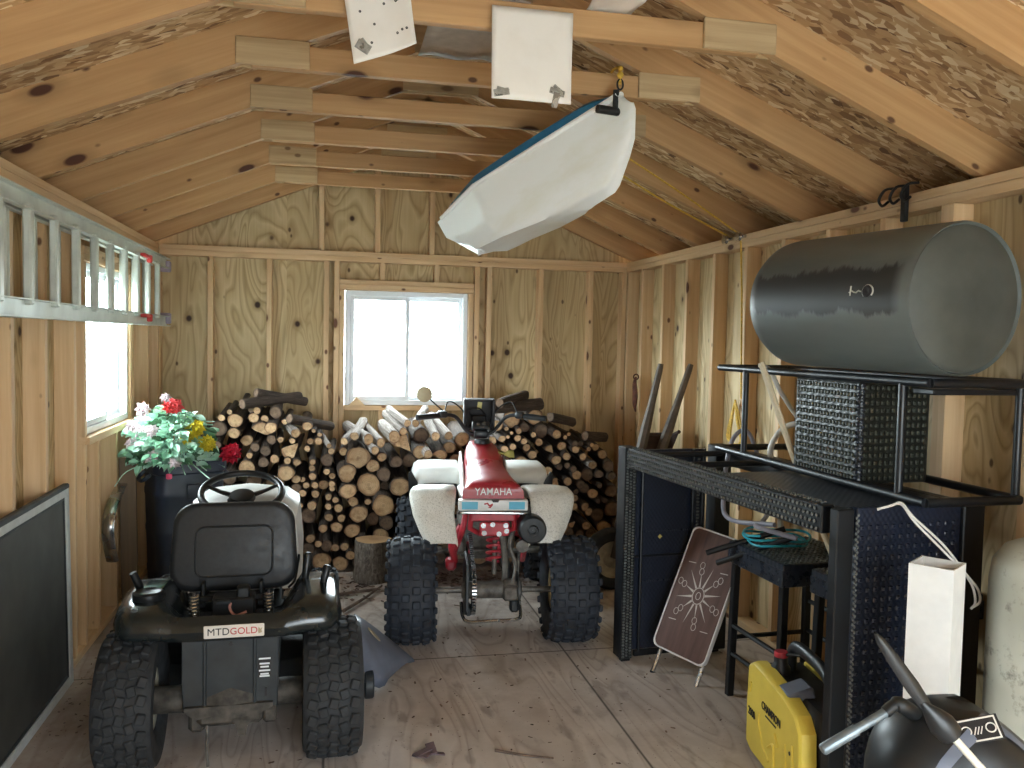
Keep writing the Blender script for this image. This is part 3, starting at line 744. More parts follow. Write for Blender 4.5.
# handlebar
hb = bez([(-.40, .90, 1.105), (-.30, .95, 1.115), (-.17, 1.02, 1.11), (-.07, 1.05, 1.0), (.07, 1.05, 1.0), (.17, 1.02, 1.11), (.30, .95, 1.125), (.40, .90, 1.115)], 6)
hbo = G().tube(hb, .0125, 10).done('handlebar', BLKP, QZ)
for s in (-1, 1):
    g = G(); g.tube([(s * .275, .965, 1.118), (s * .41, .892, 1.11)], [.019, .0185], 12); g.done('grip', BLKP, hbo)
    g = G(); g.box((s * .25, .98, 1.125), (.055, .06, .045), (0, 0, -s * .45), bev=.012, seg=2); g.tube(bez([(s * .24, 1.02, 1.12), (s * .3, 1.03, 1.105), (s * .38, .98, 1.095)]), .006, 6); g.done('lever_mount', BLKP, hbo)
    G().tube(bez([(s * .24, 1.0, 1.13), (s * .2, 1.1, 1.2), (s * .1, 1.15, 1.12), (s * .06, 1.12, .95)]), .005, 6).done('cable', BLKP, hbo)
mr = G().tube(bez([(-.23, .99, 1.135), (-.285, 1.0, 1.18), (-.335, 1.0, 1.225)]), .005, 6).done('mirror_stem', BLKP, QZ)
G().lathe([(.001, -.006), (.04, -.006), (.05, .0), (.05, .006), (.04, .012), (.001, .014)], 26, Matrix.Translation((-.365, 1.0, 1.25)) @ Matrix.Rotation(PI / 2, 4, 'X')).done('mirror', TAN, mr)
# open black lamp housing standing in front of the bars
g = G(); x0, x1, z0, z1, y0, y1 = -.105, .10, 1.01, 1.215, 1.10, 1.22
for a, b, c, d in ((x0, x0 + .014, z0, z1), (x1 - .014, x1, z0, z1), (x0 + .014, x1 - .014, z0, z0 + .014), (x0 + .014, x1 - .014, z1 - .014, z1)): g.box(((a + b) / 2, (y0 + y1) / 2, (c + d) / 2), (b - a, y1 - y0, d - c), bev=.003)
g.box((0, y1 - .006, (z0 + z1) / 2), (x1 - x0, .012, z1 - z0)); g.box((0, y1 - .03, 1.075), (.1, .05, .06), bev=.01); g.tube(bez([(-.05, y1 - .03, 1.09), (-.07, y1 - .07, 1.14), (0, y1 - .05, 1.15), (.05, y1 - .03, 1.1)]), .005, 6)
lh = g.done('lamp_housing', INKB, QZ)
G().box((.005, y1 - .014, 1.165), (.03, .002, .05), (0, .12, 0)).done('yellow_sticker', YELS, lh, smooth=0)
# front fenders: white tops over black flaps
for s in (-1, 1):
    rows = []
    for y, z, xi, xo in ((.86, .70, .13, .40), (.9, .775, .125, .43), (1.0, .80, .12, .44), (1.2, .80, .12, .44), (1.38, .74, .12, .42), (1.46, .66, .12, .4)):
        rows.append([(s * xi, y, z - .015), (s * (xi + .03), y, z), (s * lerp(xi, xo, .5), y, z + .004), (s * (xo - .04), y, z), (s * (xo - .012), y, z - .02), (s * xo, y, z - .06)])
    o = G().grid(rows).done('front_fender', WHITEP, QZ, smooth=55); q = o.modifiers.new('t', 'SOLIDIFY'); q.thickness = .006
    g = G(); g.prism([(.14, .58), (.42, .57), (.455, .62), (.46, .76), (.44, .775), (.40, .70), (.14, .70)], .012, Matrix(((s, 0, 0, 0), (0, 0, 1, .872), (0, 1, 0, 0), (0, 0, 0, 1))), bev=.003); g.done('fender_flap', BLKP, QZ)
# rear frame, shock, chain and axle
g = G()
for s in (-1, 1):
    g.tube(bez([(s * .13, .10, .72), (s * .145, .06, .66), (s * .16, .05, .58), (s * .19, .16, .46), (s * .2, .3, .36)]), .017, 10)
    g.tube([(s * .11, .02, .70), (s * .12, .03, .60), (s * .06, .12, .55)], .015, 10)
g.box((.0, .02, .665), (.24, .02, .05), bev=.006); g.box((.01, .01, .60), (.16, .012, .075), bev=.008)
g.box((-.21, .22, .36), (.06, .1, .06), bev=.015); g.tube(bez([(-.16, .1, .6), (-.21, .12, .5), (-.19, .2, .38)]), .02, 10)
fr = g.done('rear_frame', REDF, QZ)
for x, z in ((-.05, .62), (.0, .625), (.07, .62), (-.045, .58), (.035, .575), (.075, .59)): G().lathe([(.014, 0), (.014, .003), (.001, .003)], 12, Matrix.Translation((x, .004, z)) @ Matrix.Rotation(PI / 2, 4, 'X')).done('bolt', CHROME, fr)
G().tube(bez([(-.18, .0, .69), (-.15, -.015, .695), (.14, -.015, .69), (.18, .0, .68)]), .009, 8).done('grab_bar', CHROME, QZ)
g = G(); g.tube([(.02, .10, .33), (.03, .16, .60)], .014, 10); sh = g.done('shock_absorber', CAST, QZ)
G().spring((.021, .105, .40), (.03, .15, .58), .042, .008, 5.5, seg=7, per=14).done('coil_spring', REDF, sh)
g = G(); g.tube([(-.40, 0, .275), (.42, 0, .275)], .016, 14); g.lathe([(.04, -.16), (.045, -.15), (.045, .06), (.058, .07), (.058, .15), (.03, .16)], 20, Matrix.Translation((0, 0, .275)) @ AXX, caps=True)
g.box((.10, -.03, .27), (.09, .07, .08), bev=.012); g.tube(bez([(.07, .02, .30), (.075, .05, .42), (.06, .1, .56)]), .017, 8); g.tube(bez([(.11, -.03, .31), (.13, .03, .4), (.10, .06, .5), (.13, .05, .62)]), .012, 8)
g.tube([(.13, -.01, .29), (.16, .1, .52)], .01, 8)
g.done('rear_axle', CAST, QZ)
g = G()
for s in (-1, 1): g.tube(bez([(s * .12, .02, .28), (s * .11, .3, .33), (s * .09, .6, .38)]), .024, 10)
g.done('swingarm', DKMET, QZ)
g = G(); g.lathe([(.125, -.004), (.125, .004), (.09, .005), (.09, -.005)], 36, Matrix.Translation((-.10, 0, .275)) @ AXX, mod=lambda a, i: 1 + (.045 * math.cos(a * 34) if i < 2 else 0))
g.tube(bez([(-.10, -.118, .275), (-.10, -.09, .37), (-.10, .02, .40), (-.10, .3, .46), (-.10, .6, .44)]), .008, 6)
for k in range(26):
    a = PI * .5 + PI * 1.05 * (k / 25) ; g.box((-.10, .126 * math.cos(a) * 1.0, .275 + .126 * math.sin(a) * 1), (.022, .010, .008), (a, 0, 0), mi=1)
for k in range(22): g.box((-.10, -.1 + .033 * k * .6, .36 + .007 * k), (.022, .011, .008), (.2, 0, 0), mi=1)
g.done('chain_and_sprocket', [DKMET, CHROME], QZ)
g = G(); g.prism([(-.13, .20), (.06, .12), (.16, .16), (.2, .34), (.1, .46), (-.1, .44)], .016, Matrix(((0, 0, 1, -.145), (1, 0, 0, 0), (0, 1, 0, 0), (0, 0, 0, 1))), bev=.004); g.box((-.125, -.03, .18), (.035, .09, .05), bev=.01); g.done('chain_guard', DKMET, QZ)
G().tube(bez([(-.16, .02, .2), (-.155, -.07, .155), (-.12, -.1, .135), (0, -.1, .14), (.12, -.1, .145), (.15, -.07, .16), (.15, .02, .22)]), .009, 8).done('guard_hoop', CHROME, QZ)
g = G(); g.box((.12, -.02, .2), (.05, .07, .07), bev=.012); g.lathe([(.1, -.003), (.1, .003), (.06, .003), (.06, -.003)], 30, Matrix.Translation((.135, 0, .275)) @ AXX); g.done('disc_brake', DKMET, QZ)
MU = Matrix.Translation((.205, -.085, .612)) @ Matrix.Rotation(-PI / 2, 4, 'X')
g = G(); g.lathe([(.001, .01), (.016, .01), (.018, -.012), (.024, -.012), (.03, -.002), (.064, .0), (.074, .012), (.076, .04), (.076, .36), (.06, .4), (.03, .42), (.03, .46)], 30, MU); mf = g.done('muffler', BLKP, QZ)
G().tube(bez([(.205, .36, .612), (.2, .6, .58), (.16, .8, .5), (.08, .95, .42)]), .02, 10).done('exhaust_pipe', DKMET, mf)
G().lathe([(.001, -.003), (.034, -.003), (.034, .055), (.026, .06), (.001, .06)], 20, Matrix.Translation((.165, .03, .50)) @ Matrix.Rotation(-PI / 2, 4, 'X')).done('side_canister', CAST, QZ)
g = G(); g.box((0, .75, .42), (.3, .38, .26), bev=.04, seg=2); g.lathe([(.1, -.19), (.12, -.17), (.12, .17), (.1, .19)], 24, Matrix.Translation((0, .72, .38)) @ AXX, caps=True)
for k in range(6): g.box((0, .78, .56 + .016 * k), (.2, .2, .007))
g.box((-.17, .45, .42), (.1, .2, .09), bev=.02); g.tube([(-.36, .5, .36), (.36, .5, .36)], .014, 8); g.box((-.30, .5, .37), (.1, .07, .02), bev=.005); g.box((.30, .5, .37), (.1, .07, .02), bev=.005)
g.done('engine', CAST, QZ)
g = G()
for s in (-1, 1):
    g.tube([(s * .1, .95, .4), (s * .36, 1.15, .28)], .014, 8); g.tube([(s * .1, 1.25, .4), (s * .36, 1.19, .28)], .014, 8); g.tube([(s * .12, 1.1, .75), (s * .32, 1.17, .34)], .02, 8); g.tube([(s * .09, .4, .38), (s * .1, 1.3, .42)], .016, 8); g.tube([(s * .09, .5, .7), (s * .08, 1.2, .72)], .016, 8)
g.done('front_suspension', REDF, QZ)
for y_ in (0,):
    o = G().grid([[(.13 + .06 * u, .78 + .05 * v + .01 * math.sin(u * 5), .905 + .02 * math.sin(v * 3 + u * 2)) for u in (-1, -.5, 0, .5, 1)] for v in (-1, 0, 1)]).done('yellow_rag', plain('dry_leaf', srgb(190, 186, 110), .8, vary=.2), QZ, smooth=60); q = o.modifiers.new('t', 'SOLIDIFY'); q.thickness = .006
# ------------------------------------------------------------------ firewood stack: x, z, radius of every log end, front row then the ones sunk between them
LOGS = [(1.453,0.595,0.083,"r"),(1.697,0.87,0.081,"w"),(1.378,0.787,0.08,"r"),(0.944,0.844,0.079,"w"),(1.55,0.461,0.077,"r"),(1.666,0.581,0.07,"r"),(1.306,0.682,0.064,"r"),(1.387,0.399,0.064,"r"),(0.741,0.97,0.063,"w"),(1.312,0.56,0.059,"r"),(0.654,0.723,0.056,"r"),(0.904,0.688,0.054,"r"),(1.937,0.792,0.052,"w"),(0.568,1.033,0.051,"r"),(2.814,0.279,0.051,"r"),(1.8,0.821,0.049,"r"),(1.554,0.668,0.048,"d"),(1.573,0.342,0.048,"d"),(1.479,0.727,0.047,"r"),(2.781,0.586,0.047,"w"),(2.744,0.822,0.044,"w"),(1.616,0.935,0.043,"b"),(1.639,0.752,0.043,"d"),(3.168,0.707,0.043,"d"),(1.239,0.311,0.041,"r"),(0.802,0.99,0.041,"r"),(1.173,0.188,0.04,"d"),(0.565,0.952,0.039,"r"),(1.446,0.914,0.038,"b"),(2.782,0.753,0.038,"r"),(2.94,0.641,0.038,"r"),(1.349,0.481,0.037,"r"),(2.905,0.297,0.037,"w"),(2.998,0.546,0.036,"d"),(1.333,0.131,0.035,"r"),(0.688,1.052,0.035,"r"),(0.769,0.834,0.035,"d"),(0.755,0.756,0.035,"d"),(3.133,0.79,0.035,"r"),(3.007,0.279,0.035,"r"),(1.542,0.785,0.034,"r"),(1.038,0.995,0.034,"r"),(1.074,0.46,0.034,"r"),(2.779,0.94,0.034,"r"),(2.608,0.791,0.034,"r"),(2.725,0.676,0.034,"r"),(3.112,0.644,0.034,"d"),(1.903,0.933,0.033,"b"),(1.997,0.933,0.033,"b"),(1.849,0.815,0.033,"b"),(2.315,0.892,0.033,"r"),(1.531,0.887,0.032,"b"),(0.97,0.645,0.032,"r"),(0.971,0.587,0.032,"d"),(1.068,0.246,0.032,"r"),(0.966,0.958,0.032,"b"),(2.868,0.598,0.032,"r"),(2.967,0.573,0.032,"d"),(3.045,0.719,0.032,"b"),(3.201,0.633,0.032,"d"),(0.806,0.908,0.031,"d"),(0.701,0.858,0.031,"d"),(2.4,0.834,0.031,"r"),(2.64,0.734,0.031,"w"),(3.029,0.376,0.031,"r"),(2.825,0.355,0.031,"w"),(1.28,0.825,0.03,"r"),(1.351,0.936,0.03,"b"),(1.681,0.967,0.03,"b"),(1.25,0.446,0.03,"r"),(1.489,0.844,0.03,"b"),(1.187,0.383,0.03,"r"),(1.149,0.314,0.03,"r"),(0.827,0.779,0.03,"r"),(2.853,0.782,0.03,"r"),(2.922,0.829,0.03,"r"),(2.988,0.421,0.03,"r"),(0.987,0.467,0.029,"r"),(1.27,0.374,0.029,"r"),(1.231,0.174,0.029,"r"),(1.293,0.18,0.029,"r"),(1.407,0.228,0.029,"d"),(2.567,0.842,0.029,"r"),(2.657,0.879,0.029,"r"),(3.085,0.84,0.029,"r"),(2.906,0.424,0.029,"r"),(1.113,0.897,0.028,"r"),(2.976,0.778,0.028,"r"),(1.283,0.904,0.027,"b"),(1.707,1.026,0.027,"b"),(1.767,1.02,0.027,"b"),(1.097,0.543,0.027,"r"),(0.759,1.045,0.027,"r"),(0.459,0.875,0.027,"d"),(2.379,0.91,0.027,"r"),(2.912,0.485,0.027,"r"),(0.974,0.759,0.026,"r"),(1.077,0.664,0.026,"r"),(1.012,0.548,0.026,"r"),(2.496,0.911,0.026,"r"),(2.46,0.852,0.026,"r"),(2.814,0.701,0.026,"d"),(2.913,0.684,0.026,"d"),(2.727,0.603,0.026,"r"),(1.2,0.825,0.025,"r"),(1.093,0.606,0.025,"r"),(0.995,0.321,0.025,"r"),(1.119,0.21,0.025,"r"),(0.482,1.052,0.025,"r"),(0.71,1.103,0.025,"r"),(0.911,0.764,0.025,"r"),(2.541,0.891,0.025,"r"),(1.449,0.479,0.024,"r"),(1.183,0.523,0.024,"r"),(1.06,0.895,0.023,"r"),(1.072,0.711,0.023,"r"),(1.036,0.602,0.023,"r"),(1.17,0.692,0.023,"r"),(1.207,0.659,0.023,"r"),(1.205,0.61,0.023,"r"),(1.229,0.504,0.023,"r"),(1.183,0.461,0.023,"r"),(0.668,0.808,0.023,"r"),(2.506,0.961,0.023,"r"),(2.922,0.867,0.023,"d"),(2.869,0.711,0.023,"d"),(1.408,0.165,0.022,"d"),(0.867,0.911,0.022,"r"),(0.942,0.901,0.021,"r"),(1.04,0.848,0.021,"r"),(1.077,0.758,0.021,"r"),(1.011,0.639,0.021,"r"),(1.207,0.576,0.021,"r"),(0.971,0.52,0.021,"r"),(2.614,0.934,0.021,"r"),(2.969,0.867,0.021,"d"),(2.934,0.521,0.021,"d"),(3.15,0.454,0.021,"d"),(3.112,0.564,0.021,"d"),(0.615,1.13,0.02,"r"),(0.672,1.107,0.02,"d"),(0.889,1.025,0.02,"r"),(0.534,1.091,0.019,"r"),(3.1,0.451,0.019,"d"),(3.018,0.833,0.018,"r"),(1.121,0.942,0.017,"r"),(1.184,0.878,0.017,"b"),(2.419,0.976,0.017,"r"),(3.043,0.861,0.017,"r"),(2.844,0.918,0.016,"r"),(1.08,0.966,0.015,"r"),(2.884,0.934,0.015,"r"),(2.421,0.922,0.015,"r"),(2.453,0.948,0.013,"r")]
FILL = [(2.068,0.606,0.052),(0.259,0.748,0.055),(2.779,0.472,0.061),(0.415,0.74,0.06),(1.141,0.087,0.064),(2.909,0.141,0.053),(2.137,0.315,0.059),(2.274,0.201,0.064),(2.404,0.265,0.063),(1.975,0.317,0.052),(0.354,0.58,0.052),(3.221,0.387,0.066),(0.315,0.222,0.057),(2.088,0.195,0.052),(1.811,0.635,0.06),(1.931,0.626,0.065),(1.771,0.442,0.062),(2.139,0.455,0.061),(0.287,0.11,0.061),(3.168,0.244,0.058),(0.95,0.233,0.058),(2.209,0.816,0.058),(0.781,0.35,0.063),(0.616,0.359,0.063),(1.049,0.378,0.057),(0.697,0.065,0.065),(1.808,0.318,0.056),(0.915,0.124,0.06),(0.823,0.603,0.063),(2.199,0.56,0.056),(0.464,0.228,0.057),(2.069,0.742,0.057),(0.438,0.45,0.057),(1.64,0.166,0.063),(2.262,0.695,0.059),(0.535,0.65,0.051),(2.664,0.096,0.063),(1.499,0.128,0.059),(2.378,0.451,0.064),(0.29,0.454,0.057),(2.589,0.203,0.066),(2.416,0.717,0.065),(2.45,0.144,0.052),(2.537,0.352,0.061),(1.86,0.162,0.058),(1.047,0.152,0.053),(0.667,0.47,0.054),(0.553,0.104,0.052),(0.832,0.222,0.058),(0.402,0.08,0.058),(0.488,0.342,0.064),(1.69,0.296,0.054),(2.541,0.729,0.052),(1.941,0.444,0.063),(2.587,0.464,0.066),(2.694,0.295,0.053),(2.094,0.086,0.06),(2.266,0.381,0.059),(0.368,0.883,0.059),(0.664,0.191,0.056),(3.02,0.122,0.054),(2.613,0.626,0.058),(2.649,1.051,0.061),(3.216,0.517,0.052),(0.894,0.482,0.059),(2.354,0.58,0.057),(2.499,0.555,0.061),(0.3,0.338,0.054),(3.279,0.141,0.056),(1.537,0.24,0.053),(2.11,0.896,0.055),(3.194,0.061,0.054),(1.75,0.196,0.055),(0.697,0.625,0.054),(2.236,0.065,0.056),(0.55,0.799,0.056),(2.779,0.188,0.053),(1.266,0.062,0.054),(0.546,0.491,0.058),(0.251,0.631,0.059),(0.918,0.355,0.059),(1.952,0.071,0.052),(2.804,0.079,0.062),(3.112,0.344,0.056),(2.348,0.082,0.059),(0.78,0.471,0.053),(1.344,0.28,0.057),(2.471,1.035,0.065),(1.972,0.197,0.058),(1.745,0.063,0.064),(0.457,0.97,0.054),(0.226,0.88,0.054),(0.809,0.097,0.051),(0.468,0.573,0.053),(1.817,0.926,0.055),(1.732,0.752,0.05),(1.397,0.06,0.053),(2.319,0.79,0.049),(2.546,0.059,0.047),(1.17,0.76,0.046),(1.484,0.356,0.047),(2.022,0.837,0.048),(2.015,0.524,0.048),(3.066,0.503,0.043),(2.358,0.995,0.044),(3.025,0.639,0.049),(0.642,0.897,0.043),(1.861,0.526,0.043),(2.177,0.153,0.044),(3.272,0.268,0.052),(3.122,0.142,0.046),(2.676,0.389,0.044),(1.638,0.058,0.043),(1.666,0.416,0.047),(0.998,0.063,0.046),(2.695,0.95,0.053),(2.047,0.401,0.047),(1.853,0.052,0.047),(2.155,0.66,0.051),(0.224,0.247,0.039),(2.841,0.844,0.037),(2.57,0.974,0.038),(2.448,0.05,0.04),(0.827,1.085,0.042),(2.968,0.211,0.036),(1.849,0.743,0.037),(1.151,0.592,0.037),(0.745,0.245,0.036),(3.085,0.044,0.036),(0.39,0.306,0.038),(2.702,0.541,0.045),(2.279,0.49,0.046),(2.887,0.228,0.037),(2.922,0.046,0.04),(0.335,0.794,0.037),(1.565,0.573,0.037),(0.566,0.224,0.045),(3.061,0.211,0.043)]
def bark_mat(name, c1, c2, c3, sc=1.0):
    n = NT(name, .9)
    v = n.coord('Object', (3.2 * sc, 1.6 * sc, 3.2 * sc), rnd=11.0)
    a = n.noise(v, 2.2, 7, .7, .6); b = n.vor(n.coord('Object', (5 * sc, 1.2 * sc, 5 * sc), rnd=7.0), 1.6)
    c = n.ramp(a, [(.3, c1), (.55, c2), (.75, c3)])
    n.color(n.mix(n.ramp(b, [(.05, .7), (.35, 0.0)]), c, tuple(x * .5 for x in c1))); n.bump(a, .8, .02); return n.m
def end_mat(name, c1, c2, edge):
    n = NT(name, .8)
    tc = n.n('ShaderNodeTexCoord'); sp = n.n('ShaderNodeSeparateXYZ'); n.l(tc.outputs['Object'], sp.inputs[0])
    r = n.math('SQRT', n.math('ADD', n.math('MULTIPLY', sp.outputs['X'], sp.outputs['X']), n.math('MULTIPLY', sp.outputs['Z'], sp.outputs['Z'])))
    wob = n.noise(n.coord('Object', (1.4, .1, 1.4), rnd=5.0), 1.0, 3)
    rr = n.math('ADD', r, n.math('MULTIPLY', wob, .25))
    rings = n.math('FRACT', n.math('MULTIPLY', rr, 7.0))
    c = n.mix(n.ramp(rings, [(.4, 0.0), (.9, .5)]), n.ramp(wob, [(.35, c1), (.7, c2)]), tuple(x * .72 for x in c1))
    c = n.mix(n.ramp(r, [(.0, .45), (.18, 0.0)]), c, edge)
    c = n.mix(n.ramp(rr, [(.86, 0.0), (1.05, .8)]), c, edge)
    blot = n.noise(n.coord('Object', (1.8, .1, 1.8), rnd=23.0), 1.0, 4, .65)
    c = n.mix(n.ramp(blot, [(.5, 0.0), (.68, .6)]), c, edge)
    oi = n.n('ShaderNodeObjectInfo'); c = n.mix(1.0, c, n.ramp(oi.outputs['Random'], [(0, .68), (.6, 1.0), (1, 1.12)]), 'MULTIPLY')
    n.color(c); n.bump(rings, .15, .004); return n.m
BARK = bark_mat('log_bark', srgb(46, 36, 30), srgb(84, 68, 56), srgb(122, 106, 92))
BIRCH = bark_mat('birch_bark', srgb(92, 78, 70), srgb(172, 160, 150), srgb(214, 206, 198))
ENDW = end_mat('log_end', srgb(196, 158, 116), srgb(222, 190, 148), srgb(136, 98, 66))
ENDD = end_mat('weathered_log_end', srgb(116, 94, 76), srgb(148, 122, 98), srgb(76, 58, 46))
def log_mesh(seed, kind, bark, end):
    """unit log along +Y: front end at y=0, radius about 1"""
    q = random.Random(seed); n = 22
    ph = [q.uniform(0, 6.28) for _ in range(4)]; am = [q.uniform(.02, .09), q.uniform(.01, .06), q.uniform(.01, .04), .02]
    def rad(a):
        r = 1 + am[0] * math.cos(2 * a + ph[0]) + am[1] * math.cos(3 * a + ph[1]) + am[2] * math.cos(5 * a + ph[2]) + am[3] * math.cos(9 * a + ph[3])
        if kind == 'split': r = min(r, .28 / max(1e-3, math.cos(a - ph[1])) if math.cos(a - ph[1]) > .27 else r)
        if kind == 'wedge':
            for k in (0, 2.2):
                c = math.cos(a - ph[1] - k)
                if c > .3: r = min(r, .36 / c)
        return r
    g = G(); rows = []; bend = (q.uniform(-.25, .25), q.uniform(-.15, .15))
    for y in (0, .02, .25, .5, .75, .98, 1.0):
        s = .93 if y in (0, 1.0) else 1 + q.uniform(-.04, .04)
        ox, oz = bend[0] * math.sin(y * PI) * .6, bend[1] * math.sin(y * PI) * .6
        rows.append([Vector((rad(2 * PI * k / n) * s * math.cos(2 * PI * k / n) + ox, y, rad(2 * PI * k / n) * s * math.sin(2 * PI * k / n) + oz)) for k in range(n)])
    g.grid(rows, True)
    for y, tilt in ((0, q.uniform(-.02, .02)), (1, 0)):
        inner = [[Vector((p.x * f, y + (1 if y == 0 else -1) * .006 * (1 - f) * 0 + tilt * p.x * 0, p.z * f)) for p in rows[0 if y == 0 else -1]] for f in (1.0, .55, .12)]
        g.grid(inner, True, mi=1, cap1=True)
    o = g.done('firewood_log', [bark, end], smooth=50); me = o.data; bpy.data.objects.remove(o); return me
LM = {'r': [log_mesh(k, 'round', BARK, ENDW) for k in range(6)], 'w': [log_mesh(20 + k, 'wedge' if k % 2 else 'split', BARK, ENDW) for k in range(4)],
      'b': [log_mesh(40 + k, 'round', BIRCH, ENDW) for k in range(4)], 'd': [log_mesh(60 + k, 'round', BARK, ENDD) for k in range(5)]}
LM['f'] = LM['d'] + LM['r'][:3]
MARK = [(.55, 'behind the flower bin'), (.95, 'behind the tractor steering wheel'), (1.29, 'left of the back window'), (1.72, 'under the back window'),
        (2.16, 'behind the quad handlebar'), (2.5, 'right of the quad handlebar'), (2.86, 'behind the right quad fender'), (9, 'by the wheelbarrow')]
ORD = ['leftmost', 'second', 'third', 'fourth', 'fifth', 'sixth', 'seventh', 'eighth', 'ninth', 'tenth', 'eleventh', 'twelfth', 'thirteenth', 'fourteenth', 'fifteenth', 'sixteenth', 'seventeenth', 'eighteenth', 'nineteenth', 'twentieth']
def tier(z): return 'top' if z > .88 else 'upper' if z > .64 else 'middle' if z > .42 else 'lower' if z > .2 else 'bottom'
q = random.Random(11); cells = {}
for x, z, r, k in [tuple(l) for l in LOGS] + [tuple(l) + ('f',) for l in FILL]:
    me = q.choice(LM[k]); o = bpy.data.objects.new('firewood_log', me); COL.objects.link(o)
    sunk = q.uniform(.03, .11) if k == 'f' else q.uniform(-.03, .03)
    if k == 'b': sunk = q.uniform(-.12, -.02)
    y = 5.80 + .10 * z + sunk
    L = min(q.uniform(.42, .52), 6.40 - y); rr = r * (.97 if k == 'f' else 1.0)
    o.scale = (rr, L, rr * q.uniform(.92, 1.06)); o.location = (x, y, max(z, rr * 1.02))
    steep = k == 'b'
    o.rotation_euler = (q.uniform(.02, .12) if not steep else q.uniform(.05, .2), 0, q.uniform(-.07, .07) if not steep else q.uniform(-.3, .3))
    size = 'thin' if r < .034 else 'thick' if r > .062 else 'medium'
    kind = {'r': 'pale cut', 'w': 'split', 'b': 'whitish bark', 'd': 'weathered', 'f': 'sunken'}[k]
    mk = next(t for lim, t in MARK if x < lim)
    cells.setdefault((size, kind, tier(z), mk), []).append((x, o))
for (size, kind, tr_, mk), lst in cells.items():
    lst.sort(key=lambda t: t[0])
    for i, (x, o) in enumerate(lst):
        tail = '' if len(lst) == 1 else (', leftmost there' if i == 0 else ', %s from left' % ORD[i])
        tag(o, '%s %s log, %s tier %s%s' % (size, kind, tr_, mk, tail), 'log', 'firewood logs stacked along the back wall')
# dark branches thrown across the top of the stack
for i, (a, b, r, lb) in enumerate([((.62, 5.86, 1.13), (.98, 6.2, 1.16), .034, 'dark branch lying aslant on the highest hump of the stack, behind the bin'),
                                   ((.70, 5.95, 1.20), (1.02, 6.22, 1.12), .03, 'dark branch resting uppermost on the left hump of the stack'),
                                   ((.92, 5.9, 1.03), (1.2, 6.15, .95), .034, 'dark branch sloping down towards the window from the left hump'),
                                   ((2.28, 5.95, 1.10), (2.72, 6.1, 1.12), .042, 'dark bark log lying sideways on top just above the right handlebar grip'),
                                   ((2.36, 5.88, 1.14), (2.62, 6.2, 1.18), .036, 'dark bark log crowning the right hump of the stack'),
                                   ((2.74, 5.92, 1.04), (2.98, 6.15, .98), .034, 'dark branch on the falling right shoulder of the stack'),
                                   ((3.0, 5.9, .905), (3.22, 6.1, .87), .034, 'dark branch near the right end of the stack top')]):
    a, b = Vector(a), Vector(b); d = b - a; o = bpy.data.objects.new('firewood_log', LM['d'][i % 5]); COL.objects.link(o)
    o.location = a + Vector((0, 0, .02)); o.rotation_mode = 'QUATERNION'; o.rotation_quaternion = d.to_track_quat('Y', 'Z'); o.scale = (r, d.length, r); tag(o, lb, 'log', 'firewood logs stacked along the back wall')
# upright chopping round at the foot of the stack
g = G(); n = 30; rows = []
for z, s in ((0, 1.06), (.05, 1.02), (.15, .98), (.25, .97), (.268, .93)):
    rows.append([Vector((.125 * s * math.cos(t) * (1 + .05 * math.cos(3 * t + 1) + .03 * math.cos(7 * t)), z, .125 * s * math.sin(t) * (1 + .05 * math.cos(3 * t + 1)))) for t in [2 * PI * k / n for k in range(n)]])
g.grid(rows, True); g.grid([[Vector((p.x * f, .268, p.z * f)) for p in rows[-1]] for f in (1, .6, .2)], True, mi=1, cap1=True)
g.ball((-.03, .12, -.118), (.045, .045, .02), mi=1)
me_o = g.done('chopping_block', [bark_mat('block_bark', srgb(70, 60, 54), srgb(128, 118, 108), srgb(176, 168, 160), 7), ENDW], loc=(1.475, 5.66, 0), rot=(PI / 2, 0, 0), smooth=50)
me_o.rotation_euler = (PI / 2, 0, 0); tag(me_o, 'upright grey log round standing on the floor at the foot of the wood stack', 'log')

# litter on the floor
LIT = plain('bark_litter', srgb(116, 94, 82), .9, vary=.6, scale=12)
g = G(); q = random.Random(5)
for k in range(1500):
    u = q.random()
    if u < .55: x, y = q.uniform(.5, 3.2), q.gauss(5.55, .16)
    elif u < .75: x, y = q.uniform(.05, .35), q.uniform(3.6, 5.4)
    else: x, y = q.gauss(1.9, .7), q.gauss(4.2, .8)
    if not (.06 < x < 3.3 and 2.3 < y < 5.75): continue
    s = q.uniform(.003, .011) * (1.8 if u < .55 else .7)
    g.box((x, y, .003 + s * .12), (s * q.uniform(1, 3), s, s * .25), (q.uniform(-.3, .3), q.uniform(-.3, .3), q.uniform(0, 3.1)))
tag(g.done('bark_crumbs', LIT, smooth=0), 'loose bark crumbs and dry leaf bits scattered over the plywood floor', 'debris', kind='stuff')
TWIG = plain('twig', srgb(110, 92, 80), .85, vary=.3)
for nm, pts, r, lb in (('stick', [(1.27, 4.95, .02), (1.40, 5.18, .02), (1.52, 5.42, .022)], .011, 'long bare stick on the floor between tractor and chopping block'),
                       ('stick', [(1.12, 5.2, .02), (1.3, 5.30, .018), (1.5, 5.36, .02)], .014, 'short dark stick lying in front of the wood stack'),
                       ('twig', [(1.82, 3.18, .008), (1.93, 3.12, .007), (2.03, 3.08, .008)], .006, 'thin twig on the bare plywood in the foreground')):
    tag(G().tube(bez(pts, 5), [r * (1 - .04 * k) for k in range(len(bez(pts, 5)))], 7).done(nm, TWIG), lb, 'stick')
g = G()
for k in range(5): g.box((1.56 + .03 * math.cos(k * 1.3), 3.2 + .02 * math.sin(k * 2.1), .006 + .003 * k), (.07, .035, .004), (.1 * k - .2, .15, k * 1.2))
tag(g.done('dry_leaf', plain('purple_leaf', srgb(104, 86, 90), .85, vary=.3), smooth=0), 'crumpled purplish dry leaf on the plywood beside the tractor tyre', 'leaf')
